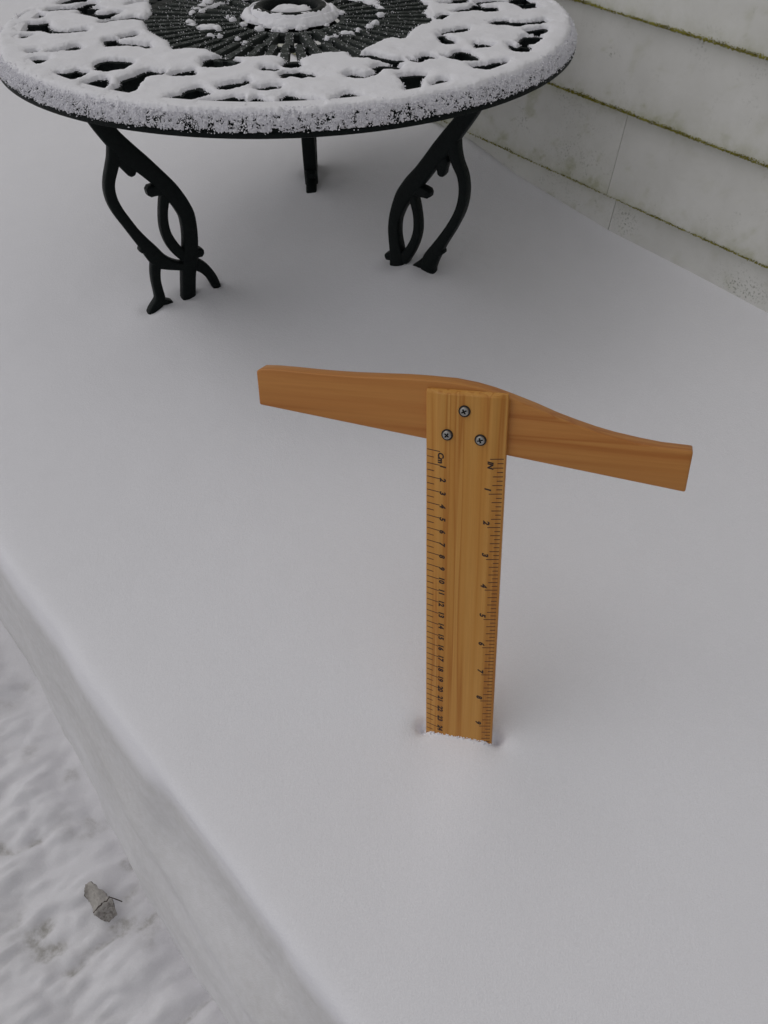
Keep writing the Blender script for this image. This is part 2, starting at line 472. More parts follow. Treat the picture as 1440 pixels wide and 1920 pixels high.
# ------------------------------------------------------------------ house wall of lapped boards
wall = empty('house_wall', 'white lapped board house wall with green moss along its board edges, beside the snow', 'wall',
             Matrix.Translation(Vector((P0[0], P0[1], 0)) * CM))
ang = math.atan2(WD[1], WD[0])
WM = Matrix.Translation(Vector((P0[0], P0[1], 0)) * CM) @ Matrix.Rotation(ang, 4, 'Z')
wall.matrix_world = WM
# local axes: x along the wall, y = into the house (WN is -y), z up
def board_mesh(L, h, seed, off):
    fine_ = seed in (207, 214, 221, 228)
    nx = max(2, int(L / (0.45 if fine_ else 4.0)))
    prof = [(0.9, -0.3), (0.9, 0.0), (0.0, 0.06), (-0.04, 0.14), (-0.02, 0.5), (0.07, 1.5), (0.22, 3.0), (0.43, 5.5), (0.62, 8.0), (0.80, h - 0.6), (0.90, h + 0.6)]
    pr = np.array(prof)
    if fine_:
        zi = np.concatenate([pr[:4, 1], np.arange(0.35, h + 0.6, 0.4), [h + 0.6]]); pr = np.column_stack([np.concatenate([pr[:4, 0], np.interp(zi[4:], pr[3:, 1], pr[3:, 0])]), zi])
    xs = np.linspace(0, L, nx)
    Y = np.broadcast_to(pr[None, :, 0], (nx, len(pr))).copy(); Zb = np.broadcast_to(pr[None, :, 1], (nx, len(pr))).copy()
    w = 0.10 * fbm(xs + off, xs * 0, 40, seed, 2) + 0.05 * fbm(xs + off, xs * 0, 6, seed + 3, 2)
    fo = np.clip((6.0 - pr[:, 1]) / 5.0, 0, 1); fo[0] = 0; Y += w[:, None] * 0.9 * fo[None]; Zb += 1.1 * w[:, None] * fo[None]
    V = np.stack([np.broadcast_to(xs[:, None], Y.shape), Y, Zb], -1)
    F = grid_faces(nx, len(pr))
    caps = np.array([[0, i, i + 1, i + 1] for i in range(1, len(pr) - 1)])
    ends = []
    for e in (0, (nx - 1) * len(pr)):
        for i in range(1, len(pr) - 1):
            t = [e, e + i, e + i + 1]
            ends.append(t if e else t[::-1])
    me = mesh_np('siding_board', V.reshape(-1, 3), [F, np.array(ends)])
    shade(me, True, 40)
    z = V[..., 2].reshape(-1); x = V[..., 0].reshape(-1) + off
    n1 = 0.5 + fbm(x, z, 9, seed + 11, 3); left = sstep(10, -30, x)
    al = np.exp(-np.clip(z, 0, None) / 1.0) * (0.55 + 0.5 * n1) + (0.15 + 0.45 * left) * n1 * np.exp(-np.clip(z, 0, None) / 5.5)
    al = al + 0.6 * sstep(0.06, 0.3, fbm(x, z, 2.6, seed + 31, 4, 0.65)) * (0.35 + 0.65 * left + np.exp(-np.clip(z, 0, None) / 2.5))
    al = al + 0.55 * np.exp(-np.clip(h - z, 0, None) / 0.8) * (0.4 + n1)
    a = me.attributes.new('algae', 'FLOAT', 'POINT'); a.data.foreach_set('value', np.clip(al, 0, 1).astype(np.float32))
    return me, x, z

def moss_mesh(L, off, seed, amount):
    g = np.random.default_rng(seed)
    n = int(L * 120)
    x = g.uniform(0, L, n)
    dens = 0.5 + fbm(x + off, x * 0, 9, seed, 3) * 1.2 + 0.5 * fbm(x + off, x * 0, 1.6, seed + 1, 2)
    keep = g.uniform(0, 1, n) < np.clip(dens * amount(x + off), 0.03, 1)
    x = x[keep]; dens = dens[keep]
    zz = 0.02 + np.abs(g.normal(0, 0.24, len(x))) * np.clip(dens, 0.3, 1.2)
    yy = -0.05 - np.abs(g.normal(0, 0.06, len(x))) + zz * 0.01
    low = g.uniform(0, 1, len(x)) < 0.35
    zz[low] = -0.02 - np.abs(g.normal(0, 0.05, low.sum())); yy[low] = g.uniform(-0.05, 0.35, low.sum())
    w = 0.10 * fbm(x + off, x * 0, 40, seed_w[0], 2) + 0.05 * fbm(x + off, x * 0, 6, seed_w[0] + 3, 2)
    zz += 1.1 * w; yy += 0.9 * w
    rad = g.uniform(0.03, 0.075, len(x)) * np.clip(1.1 - zz * 0.5, 0.4, 1.1)
    return grains(np.column_stack([x, yy, zz]), rad, seed=seed + 2, jitter=0.35)

seed_w = [0]
courses = [-17.0, -5.9, 5.0, 16.15, 26.6]
zc = 26.6
while zc < 250:
    zc += 11.1; courses.append(zc)
vis = {5.0, 16.15, 26.6, -5.9}
joints = {5.0: [-1.3], -5.9: [-0.15]}
for ci, zc in enumerate(courses):
    cuts = [-300.0] + (joints[zc] if zc in joints else [(-171, -95, -150, -60)[ci % 4] - 0.0, (88, 140, 70, 112)[ci % 4]]) + [230.0]
    for a, b_ in zip(cuts[:-1], cuts[1:]):
        gap = 0.09
        L = b_ - a - gap
        s = 200 + ci * 7; seed_w[0] = s
        me, xx, zz = board_mesh(L, 11.1, s, a)
        mi = np.zeros(len(xx), np.float32)
        if zc == -5.9:     # two mildewed patches just above the snow
            zs = zz + zc
            mi = (1.5 * np.exp(-((xx - 21.5) / 3.2) ** 2 - ((zs - 0.8) / 1.6) ** 2) + 1.3 * np.exp(-((xx - 2.2) / 1.6) ** 2 - ((zs - 2.2) / 1.7) ** 2)).astype(np.float32)
        if zc == 16.15:
            mi = (1.0 * (np.hypot(xx + 5.3, (zz - 6.0)) < 0.5) + 0.8 * (np.hypot(xx + 6.5, (zz - 9.3)) < 0.25)).astype(np.float32)
        mi = mi + 0.8 * sstep(0.12, 0.32, fbm(xx, zz, 1.8, int(700 + zc), 4, 0.7)).astype(np.float32) * (0.4 + 0.6 * sstep(10, -25, xx)).astype(np.float32)
        if zc == 5.0:
            mi = mi + (0.4 * np.exp(-((xx + 9) / 5) ** 2 - ((zz - 3) / 2.2) ** 2)).astype(np.float32)
        at_ = me.attributes.new('mildew', 'FLOAT', 'POINT'); at_.data.foreach_set('value', np.ascontiguousarray(mi, dtype=np.float32))
        o = link('siding_board', me, M_SIDING, wall)
        ri = random.uniform(-0.05, 0.05)
        o.location = Vector((a, ri * 0.6, zc)) * CM
        if zc in (5.0, 16.15, 26.6):
            lo, hi = max(a, -75.0), min(b_, 60.0)
            if hi - lo < 1: continue
            if zc == 5.0: amt = lambda x: np.interp(x, [-40, -20, -2, 0, 5, 30], [0.25, 0.5, 0.35, 0.2, 0.7, 0.95])
            elif zc == 16.15: amt = lambda x: np.interp(x, [-40, -16, -10, 5, 20, 30], [0.3, 0.45, 0.95, 0.9, 0.7, 0.6])
            else: amt = lambda x: np.interp(x, [-40, -12, 0, 15], [0.6, 0.9, 1.0, 0.8])
            v_, f_ = moss_mesh(hi - lo, lo, int(500 + zc * 10 + a), amt)
            v_[:, 0] += lo - a
            mm = mesh_np('moss', v_, f_); shade(mm)
            mo = link('moss', mm, M_MOSS, o); mo['kind'] = 'stuff'
# backing behind the boards
bm = bmesh.new(); bmesh.ops.create_cube(bm, size=1.0)
for v in bm.verts: v.co = Vector(((v.co.x * 529 - 35) * CM, (v.co.y * 6 + 5) * CM, (v.co.z * 295 + 118) * CM))
me = bpy.data.meshes.new('wall_core'); bm.to_mesh(me); bm.free()
core = link('wall_core', me, M_SIDING, wall)

# ------------------------------------------------------------------ garden table
TC = np.array([-9.476, 99.237, 27.0])
TX = np.array([0.99995983, -0.00080346, -0.00892733]); TY = np.array([0, 0.99597444, -0.08963770]); TN = np.array([0.00896341, 0.0896341, 0.99593443])
TM = Matrix(((TX[0], TY[0], TN[0], TC[0] * CM), (TX[1], TY[1], TN[1], TC[1] * CM), (TX[2], TY[2], TN[2], TC[2] * CM), (0, 0, 0, 1)))
table = empty('garden_table', 'round dark green cast metal lattice table with snowy top, standing beside the wall', 'table', TM)
TD = {"holes":[[[-30.52,8.26],[-30.08,9.11],[-29.63,9.76],[-29.31,9.75],[-28.88,8.44],[-29.33,7.84],[-30.22,7.88]],[[-27.31,9.14],[-26.98,9.8],[-25.56,9.73],[-25.25,8.01],[-26.07,7.8],[-26.84,8.34]],[[-25.04,5.99],[-24.67,6.72],[-24.05,6.94],[-23.54,6.42],[-23.57,5.78],[-24.27,5.61],[-24.73,5.49]],[[-24.34,1.89],[-23.37,2.54],[-22.47,1.8],[-21.12,1.65],[-20.58,2.42],[-19.91,2.39],[-20.52,0.12],[-21.12,-0.31],[-22.18,0.64],[-23.22,1.47]],[[-30.62,0.79],[-30.24,1.46],[-29.92,2.37],[-29.17,1.87],[-28.42,1.15],[-28.34,0.46],[-28.97,0.04],[-29.65,-0.07],[-30.35,0.1]],[[-29.44,-4.08],[-29.3,-3.24],[-28.96,-2.3],[-27.95,-2.22],[-27.22,-1.95],[-27.06,-1.69],[-26.79,-3.0],[-26.21,-4.21],[-25.21,-5.34],[-23.8,-5.56],[-21.95,-4.9],[-21.77,-5.49],[-23.66,-6.06],[-25.16,-5.92],[-26.56,-4.78],[-27.51,-4.83],[-28.73,-4.9]],[[-28.48,-7.47],[-27.87,-6.94],[-27.25,-6.76],[-27.67,-7.58],[-28.24,-7.88]],[[-25.61,-13.0],[-25.22,-12.73],[-24.76,-13.04],[-25.02,-13.39]],[[-23.48,-12.91],[-22.84,-12.57],[-22.0,-12.17],[-21.33,-11.27],[-20.49,-12.67],[-20.8,-13.09],[-21.83,-13.16],[-22.44,-13.6],[-23.25,-13.35]],[[-24.53,-16.03],[-24.14,-15.64],[-23.26,-15.81],[-22.87,-16.27],[-23.06,-16.84],[-23.66,-17.22],[-24.24,-16.66]],[[-20.66,-19.98],[-20.31,-20.15],[-19.56,-20.02],[-19.17,-19.23],[-18.7,-19.89],[-18.06,-20.08],[-18.0,-20.71],[-18.36,-21.38],[-18.77,-22.2],[-19.84,-21.85],[-20.29,-21.09]],[[-17.57,-17.66],[-17.39,-16.72],[-16.87,-16.34],[-16.21,-16.53],[-15.39,-16.56],[-14.38,-16.94],[-14.2,-17.79],[-14.39,-18.34],[-14.81,-19.14],[-15.42,-19.51],[-16.02,-19.93],[-16.96,-19.32]],[[-17.2,-23.79],[-16.93,-22.6],[-16.36,-22.17],[-15.72,-22.04],[-15.18,-24.3],[-15.43,-25.22],[-16.18,-24.85],[-16.9,-24.24]],[[-17.23,-8.06],[-16.75,-7.48],[-16.09,-6.91],[-15.84,-7.84],[-16.33,-8.37],[-17.01,-8.54]],[[-18.2,-10.91],[-18.61,-9.17],[-17.85,-8.93],[-17.39,-9.99],[-16.54,-10.41],[-15.4,-10.72],[-13.99,-11.27],[-13.59,-12.21],[-14.39,-11.44],[-15.52,-11.13],[-16.98,-11.33],[-17.83,-11.37]],[[-14.09,-25.5],[-13.68,-24.32],[-14.01,-22.62],[-13.59,-22.01],[-12.96,-21.24],[-12.43,-20.12],[-12.14,-19.81],[-10.69,-20.19],[-10.57,-21.09],[-11.71,-21.45],[-11.96,-21.44],[-12.2,-22.22],[-12.31,-23.15],[-12.41,-26.14],[-13.08,-26.12],[-13.89,-25.94]],[[-20.89,-2.16],[-20.62,-1.04],[-19.68,-0.39],[-18.7,-0.2],[-17.97,0.35],[-17.29,-0.27],[-16.49,-0.07],[-15.6,-0.57],[-16.07,-1.24],[-17.29,-0.84],[-18.44,-1.36],[-19.57,-1.65],[-20.32,-2.29]],[[-7.09,-17.9],[-7.11,-16.72],[-6.78,-16.22],[-5.91,-15.39],[-5.62,-16.44],[-4.69,-16.47],[-3.93,-16.85],[-3.82,-17.79],[-4.55,-18.43],[-5.43,-18.63],[-6.34,-18.59],[-6.86,-18.47]],[[-9.84,-21.18],[-9.33,-20.41],[-8.89,-20.11],[-7.95,-19.83],[-7.69,-21.1],[-8.37,-21.45],[-9.14,-21.52]],[[-4.66,-24.7],[-4.56,-24.41],[-3.3,-23.86],[-2.66,-23.59],[-2.34,-23.0],[-2.08,-24.06],[-2.57,-24.39],[-2.99,-24.82],[-3.67,-25.43],[-4.48,-25.4]],[[-1.21,-25.17],[-0.7,-25.08],[-0.06,-24.81],[0.6,-24.78],[0.54,-25.3],[-0.0,-25.51],[-0.55,-25.63]],[[-1.18,-19.44],[-0.63,-19.5],[0.07,-19.59],[0.07,-20.1],[-0.98,-20.06]],[[-8.85,-27.93],[-8.42,-27.26],[-7.68,-26.73],[-7.47,-25.75],[-6.64,-25.06],[-6.08,-25.66],[-5.3,-26.54],[-5.6,-26.72],[-5.96,-27.07],[-6.34,-27.61],[-6.95,-28.41],[-7.92,-28.56],[-8.47,-28.54]],[[-5.6,-29.05],[-4.91,-28.46],[-3.78,-28.12],[-3.06,-27.59],[-2.3,-27.71],[-2.15,-28.37],[-2.18,-29.79],[-3.18,-29.8],[-4.36,-29.58],[-5.39,-29.45]],[[-1.26,-28.29],[-1.0,-27.71],[-0.54,-28.43],[0.08,-29.26],[0.67,-29.73],[0.47,-30.11],[-0.2,-30.31],[-1.27,-30.05]],[[1.31,-28.03],[1.57,-27.33],[2.05,-27.46],[2.56,-27.96],[3.3,-28.57],[4.42,-29.18],[4.75,-29.54],[4.69,-30.1],[4.17,-30.35],[3.25,-30.39],[2.88,-30.55],[1.97,-30.72],[1.6,-30.37],[1.22,-29.87],[1.26,-28.96],[1.43,-28.62]],[[0.88,-21.36],[1.03,-21.1],[1.61,-20.99],[2.26,-20.61],[2.71,-21.17],[3.32,-21.46],[3.67,-21.82],[2.79,-22.47],[2.35,-22.14],[1.34,-21.97],[1.12,-22.36],[0.96,-21.95]],[[-1.25,-19.23],[-0.89,-19.47],[0.06,-19.64],[-0.15,-20.1],[-1.0,-20.07]],[[0.73,-18.32],[0.94,-17.56],[2.02,-17.52],[2.09,-18.66],[1.48,-19.17],[0.94,-18.81]],[[-1.25,-25.28],[-0.52,-25.31],[0.08,-24.78],[0.64,-24.68],[0.69,-25.28],[-0.09,-25.62],[-0.9,-25.54]],[[7.31,-15.67],[7.79,-15.24],[8.95,-15.43],[9.3,-15.6],[10.09,-16.52],[11.04,-17.09],[11.65,-17.46],[12.13,-17.28],[12.12,-17.77],[11.53,-18.52],[11.02,-18.07],[10.6,-17.62],[9.73,-17.15],[9.12,-16.31],[8.86,-16.18],[8.33,-16.66],[7.8,-16.34]],[[9.41,-19.78],[9.8,-19.24],[10.23,-19.06],[11.08,-19.38],[11.76,-19.74],[11.65,-20.29],[10.63,-20.38],[9.7,-20.35]],[[6.76,-21.99],[7.26,-21.47],[8.18,-21.78],[8.68,-22.01],[9.36,-21.42],[9.78,-21.11],[9.52,-21.83],[8.85,-22.52],[8.35,-22.84],[7.69,-22.5],[6.94,-22.31]],[[11.88,-22.58],[12.35,-22.33],[13.19,-22.1],[14.07,-22.06],[14.01,-22.48],[13.68,-23.17],[13.53,-23.81],[13.39,-25.82],[13.08,-26.6],[12.4,-26.52],[12.38,-24.79],[12.15,-23.37]],[[14.69,-25.0],[15.05,-24.38],[15.5,-23.76],[15.99,-23.78],[16.08,-24.29],[15.75,-24.96],[15.26,-25.0],[14.83,-25.38]],[[5.93,-29.12],[6.1,-28.2],[6.86,-27.16],[7.11,-27.53],[7.26,-27.06],[7.82,-27.56],[7.98,-28.15],[8.69,-28.58],[7.99,-29.01],[7.76,-29.19],[7.14,-29.35],[6.6,-29.38]],[[13.06,-17.08],[13.4,-17.33],[13.98,-17.93],[14.14,-18.19],[13.87,-18.33],[13.37,-17.88]],[[13.91,-16.67],[14.34,-15.95],[14.71,-15.69],[15.12,-16.22],[15.61,-16.8],[15.32,-17.23],[14.63,-17.05],[14.1,-17.18]],[[16.31,-8.93],[16.75,-8.76],[16.93,-9.9],[17.74,-11.05],[17.58,-11.77],[16.96,-11.68],[16.49,-11.0]],[[16.83,-7.61],[17.51,-7.05],[18.2,-6.56],[19.09,-6.24],[19.66,-5.99],[19.26,-6.8],[18.46,-7.36],[17.57,-7.71]],[[16.43,-16.26],[17.45,-15.96],[17.63,-14.95],[18.17,-14.46],[18.82,-15.17],[19.14,-16.03],[19.58,-17.05],[19.26,-17.75],[18.78,-17.74],[18.19,-17.78],[17.66,-17.04],[16.88,-16.84]],[[19.98,-11.51],[20.37,-11.82],[21.15,-12.21],[21.62,-12.59],[20.83,-13.23],[19.98,-13.55]],[[18.83,-19.75],[19.6,-19.25],[20.6,-18.97],[21.45,-18.36],[22.36,-18.07],[21.87,-18.89],[21.05,-20.06],[20.01,-20.79],[19.29,-20.45]],[[23.37,-12.55],[23.52,-13.02],[24.07,-13.47],[24.66,-12.89],[25.26,-13.34],[25.01,-14.8],[24.05,-15.04],[23.46,-14.22]],[[24.52,-11.7],[25.33,-9.69],[26.19,-9.54],[26.9,-9.75],[26.68,-10.83],[25.94,-11.9],[25.05,-12.33],[24.67,-12.14]],[[25.91,-7.4],[26.7,-6.92],[27.85,-6.5],[27.93,-7.29],[27.54,-8.41],[26.66,-8.6],[25.94,-8.38]],[[22.41,-3.81],[23.17,-3.01],[24.27,-3.06],[24.5,-3.9],[25.75,-3.67],[27.07,-3.72],[28.4,-3.07],[28.51,-4.08],[27.47,-4.74],[25.8,-4.87],[25.07,-5.41],[24.46,-5.06],[24.05,-4.79],[23.09,-4.55]],[[27.96,3.69],[28.7,4.7],[29.57,4.18],[30.16,3.45],[29.34,2.74],[28.46,3.1]],[[25.96,6.42],[26.89,7.07],[29.56,7.15],[28.66,5.96],[27.39,5.43],[26.07,5.45]],[[18.6,1.34],[19.83,2.2],[21.08,3.16],[21.42,4.22],[22.18,3.58],[22.48,3.1],[23.76,3.04],[23.6,1.48],[22.51,1.21],[21.99,1.78],[20.95,1.74],[19.4,1.22]],[[17.59,5.11],[18.95,5.77],[19.26,6.74],[20.61,7.02],[20.61,5.7],[19.71,4.92]],[[16.72,-1.01],[17.47,0.05],[17.87,0.04],[17.39,-1.13],[16.77,-1.96]]],"fan":[[-18.6,12.18],[-17.83,8.95],[-17.09,5.88],[-16.27,2.93],[-16.46,-0.29],[-15.81,-2.96],[-14.76,-5.95],[-13.54,-7.62],[-11.82,-10.41],[-10.85,-12.87],[-9.91,-12.8],[-8.67,-12.6],[-7.31,-13.2],[-6.48,-14.66],[-5.83,-14.87],[-4.79,-16.47],[-4.4,-15.85],[-3.66,-15.88],[-2.51,-15.67],[-1.5,-15.34],[-0.69,-15.37],[0.31,-15.79],[0.78,-17.27],[1.16,-17.41],[2.02,-17.32],[2.25,-16.23],[3.36,-14.91],[4.6,-14.32],[5.04,-14.21],[6.57,-14.43],[7.24,-15.29],[7.97,-15.04],[8.46,-13.66],[9.55,-11.52],[10.24,-10.21],[11.37,-9.34],[12.56,-9.85],[13.04,-8.48],[13.65,-6.27],[14.63,-4.34],[15.56,-3.7],[16.18,-2.36],[15.57,-0.21],[15.16,0.89],[15.85,3.09],[16.03,4.61],[15.43,6.21],[15.2,7.42],[15.42,9.88]],"blobs":[[-10.56,7.59,0.9],[-10.79,5.84,0.8],[-11.27,4.14,0.7],[-11.56,2.49,0.7],[-11.19,-1.63,0.9],[-10.63,-2.97,0.8],[-9.34,-3.88,1.2],[-8.5,-4.13,1.3],[-7.67,-4.38,0.9],[-7.92,-7.45,0.7],[-7.03,-7.49,0.6],[-7.14,0.43,0.6],[-6.53,-0.73,0.5],[-5.12,-2.77,0.6],[-5.01,-8.57,0.5],[9.58,6.87,0.9],[10.06,5.86,0.7],[5.29,2.44,0.8],[5.78,1.68,0.8],[10.29,0.56,0.8],[9.06,-4.1,0.8],[9.61,-2.93,0.8],[6.43,-7.09,0.8],[7.04,-7.12,0.8],[7.82,-5.7,0.4],[5.4,-7.84,0.4],[-5.07,-2.81,0.6],[-3.07,-4.72,0.8],[-1.17,-5.11,0.8],[-0.5,-5.43,0.8],[1.39,-4.61,0.8],[1.94,-4.34,0.6],[4.55,-8.83,0.7],[-4.01,-10.14,0.5],[4.26,-3.21,0.5]],"legL":[[[24.85,-3.23,0.88],[24.15,-4.91,0.96],[22.98,-6.98,1.02],[21.8,-8.75,1.14],[20.57,-10.05,1.02],[19.13,-11.85,0.94],[17.9,-13.66,0.99],[17.04,-15.3,0.95],[16.44,-16.92,0.91],[16.43,-18.43,0.89],[16.58,-19.94,0.9],[16.87,-21.43,0.93],[17.33,-22.91,0.99],[17.72,-24.44,0.89],[18.04,-26.03,0.87],[18.36,-27.64,0.86],[18.96,-30.64,0.88]],[[23.04,-7.22,0.72],[23.52,-8.77,0.66],[24.11,-9.95,0.64],[24.67,-11.02,0.59],[24.94,-12.03,0.61],[24.92,-13.27,0.63],[24.57,-14.61,0.64],[23.93,-16.06,0.63],[23.28,-17.55,0.64],[22.57,-18.94,0.72],[21.84,-20.37,0.91],[21.2,-21.65,0.98],[20.12,-22.44,0.72],[18.97,-23.01,0.53],[17.76,-23.44,0.58]],[[22.2,-19.96,0.58],[22.77,-19.8,0.44],[23.1,-19.79,0.29]],[[22.52,-8.86,1.0],[22.11,-9.99,0.81],[21.95,-10.75,0.54]],[[18.3,-13.43,0.85],[19.43,-13.17,0.63],[20.39,-13.23,0.64]],[[18.23,-13.45,0.64],[18.85,-14.58,0.57],[19.21,-15.65,0.51],[19.39,-16.48,0.52],[19.54,-17.48,0.55],[19.5,-18.7,0.58],[19.12,-20.03,0.67],[18.45,-21.31,0.67],[17.55,-22.37,0.61]],[[16.81,-21.93,0.68],[16.03,-22.07,0.64],[15.52,-22.13,0.55]],[[21.28,-21.31,0.71],[21.88,-22.89,0.6],[22.08,-24.13,0.57],[22.07,-25.46,0.58],[22.02,-26.83,0.65],[22.69,-27.48,0.65],[23.44,-27.92,0.49],[23.86,-28.48,0.37],[24.23,-29.23,0.31]],[[22.18,-27.04,0.49],[21.52,-27.33,0.37],[20.67,-27.57,0.19]],[[16.9,-23.2,0.76],[15.61,-24.23,0.7],[14.84,-25.46,0.63],[14.39,-26.79,0.6],[14.21,-27.72,0.51],[14.23,-29.3,0.48]]],"legR":[[[24.75,-2.64,0.82],[23.82,-4.04,0.89],[22.75,-5.61,0.9],[21.51,-7.26,0.98],[20.34,-8.85,1.02],[19.37,-10.11,0.95],[18.12,-11.81,0.97],[16.82,-13.34,1.02],[15.61,-15.02,0.97],[14.93,-16.5,0.84],[14.44,-17.97,0.75],[14.3,-19.38,0.76],[14.38,-20.65,0.77],[14.61,-21.89,0.85],[14.84,-23.16,0.98],[14.85,-24.38,1.02],[14.88,-27.44,1.04]],[[22.13,-7.25,0.65],[22.21,-8.48,0.71],[22.74,-9.76,0.61],[23.45,-10.8,0.55],[23.72,-11.84,0.56],[23.81,-12.71,0.56],[23.74,-13.86,0.57],[23.45,-15.08,0.57],[22.88,-16.4,0.58],[22.17,-17.78,0.61],[21.3,-19.24,0.66],[20.54,-20.58,0.79],[19.76,-21.95,0.96],[19.38,-23.11,0.96],[19.61,-25.2,0.88]],[[20.56,-20.96,0.61],[21.11,-20.81,0.41],[21.47,-20.71,0.27]],[[20.89,-9.59,0.78],[20.67,-10.62,0.58],[20.8,-11.3,0.45]],[[17.11,-13.86,0.7],[18.2,-13.85,0.67],[19.12,-13.99,0.53]],[[16.85,-14.62,0.59],[17.29,-15.58,0.5],[17.57,-16.6,0.45],[17.73,-17.78,0.48],[17.74,-18.9,0.51],[17.42,-20.25,0.55],[16.73,-21.72,0.62],[15.73,-23.19,0.73]],[[14.1,-23.23,0.57],[13.22,-23.4,0.46]],[[19.07,-22.53,0.62],[18.09,-23.34,0.44],[16.79,-24.0,0.2]]]}
RIM, ZT, PT = 32.15, 1.8, 1.05         # rim radius, plate top, plate thickness

holes = [np.array(h) for h in TD['holes']]
allholes = list(holes)
for h in holes:                          # the same casting continues on the far half
    c = h.mean(0)
    if c[1] < -4 and math.hypot(*c) > 18.5: allholes.append(-h)

# --- cast lattice plate: grid cut by the holes, edges snapped to the outlines
def hole_field(X, Y, polys, grow=0.0):
    sd = np.full(X.shape, 5.0)
    for h in polys:
        lo = h.min(0) - 1.6; hi = h.max(0) + 1.6
        m = (X > lo[0]) & (X < hi[0]) & (Y > lo[1]) & (Y < hi[1])
        if m.any(): sd[m] = np.minimum(sd[m], poly_sd(h, X[m], Y[m]) - grow)
    return sd

def cut_grid(x, y, sdf):
    """keep the cells where sdf > 0; move the outer ring of vertices onto the zero line"""
    X, Y = np.meshgrid(x, y, indexing='ij'); sd = sdf(X, Y)
    gx, gy = np.gradient(sd, x, y); gl = np.hypot(gx, gy) + 1e-6
    k = (sd > 0); cell = (k[:-1, :-1].astype(int) + k[1:, :-1] + k[:-1, 1:] + k[1:, 1:]) >= 3
    nx, ny = X.shape
    F = grid_faces(nx, ny).reshape(nx - 1, ny - 1, 4)[cell]
    cnt = np.zeros((nx, ny), int)
    cnt[:-1, :-1] += cell; cnt[1:, :-1] += cell; cnt[:-1, 1:] += cell; cnt[1:, 1:] += cell
    edge = (cnt > 0) & (cnt < 4)
    stp = np.clip(-sd / gl, -0.12, 0.12)
    X = np.where(edge, X + stp * gx / gl, X); Y = np.where(edge, Y + stp * gy / gl, Y)
    return X, Y, sd, F, edge

lat_x = np.arange(-31.9, 31.91, 0.13); lat_y = lat_x
def lat_sdf(X, Y):
    r = np.hypot(X, Y)
    sd = np.minimum(hole_field(X, Y, allholes, 0.08), hole_field(X, Y, [h - np.array([0, 0.35]) for h in allholes], 0.03))
    sd = np.minimum(sd, np.minimum(31.2 - r, r - 16.9))
    return sd + 0.03 * vnoise(X, Y, 0.5, 3)
LX, LY, Lsd, LF, Ledge = cut_grid(lat_x, lat_y, lat_sdf)
used = np.unique(LF); remap = np.full(LX.size, -1); remap[used] = np.arange(len(used)); F = remap[LF]
P = np.column_stack([LX.ravel()[used], LY.ravel()[used]])
rnd = sstep(0.0, 0.22, Lsd.ravel()[used])
top = np.column_stack([P, ZT - 0.10 * (1 - rnd)]); bot = np.column_stack([P, np.full(len(P), ZT - PT)])
# boundary edges -> side walls
ed = np.concatenate([F[:, [0, 1]], F[:, [1, 2]], F[:, [2, 3]], F[:, [3, 0]]])
key = ed.min(1).astype(np.int64) * len(P) + ed.max(1); uq, inv, cnt = np.unique(key, return_inverse=True, return_counts=True)
be = ed[cnt[inv] == 1]
n_ = len(P)
side = np.column_stack([be[:, 1], be[:, 0], be[:, 0] + n_, be[:, 1] + n_])
me = mesh_np('lattice_plate', np.concatenate([top, bot]), np.concatenate([F, F[:, ::-1] + n_, side])); shade(me, True, 50)
link('lattice_plate', me, M_METAL, table)

# --- rim
prof = [(30.6, 0.45), (31.0, -0.1), (31.9, -0.15), (RIM + 0.12, 0.0), (RIM + 0.16, 0.2), (RIM + 0.1, 0.36), (RIM - 0.14, 0.42), (RIM - 0.22, 0.8), (RIM - 0.38, 1.25), (RIM - 0.78, 1.6), (RIM - 1.25, 1.78), (30.5, 1.72), (30.4, 1.2), (30.6, 0.45)]
V, F = lathe(prof, 320); me = mesh_np('rim', V, F); shade(me, True, 45); link('rim', me, M_METAL, table)

# --- rings of the sunburst and the raised collar
def ring(name, r0, r1, z0, z1, mat, n=160):
    b = 0.1
    V, F = lathe([(r0, z0), (r1, z0), (r1, z1 - b), (r1 - b, z1), (r0 + b, z1), (r0, z1 - b), (r0, z0)], n)
    me = mesh_np(name, V, F); shade(me, True, 40); return link(name, me, mat, table)
ring('sunburst_ring', 16.6, 17.2, 1.1, 1.74, M_FROST, 200)
ring('sunburst_ring', 10.8, 11.3, 1.15, 1.6, M_FROST, 160)
ring('sunburst_ring', 5.7, 6.6, 1.15, 1.66, M_FROST, 120)
V, F = lathe([(3.1, 0.4), (4.2, 0.4), (4.7, 1.0), (4.55, 1.9), (4.3, 2.5), (4.1, 2.75), (3.6, 2.8), (3.25, 2.7), (3.1, 2.3), (3.1, 0.4)], 120)
V[:, 1] += 1.3
me = mesh_np('collar', V, F); shade(me, True, 60); link('collar', me, M_METAL, table)
V, F = lathe([(3.0, 0.5), (5.4, 0.5), (5.4, 0.95), (3.0, 0.95), (3.0, 0.5)], 100)
me = mesh_np('hub_plate', V, F); shade(me, True, 40); link('hub_plate', me, M_METAL, table)

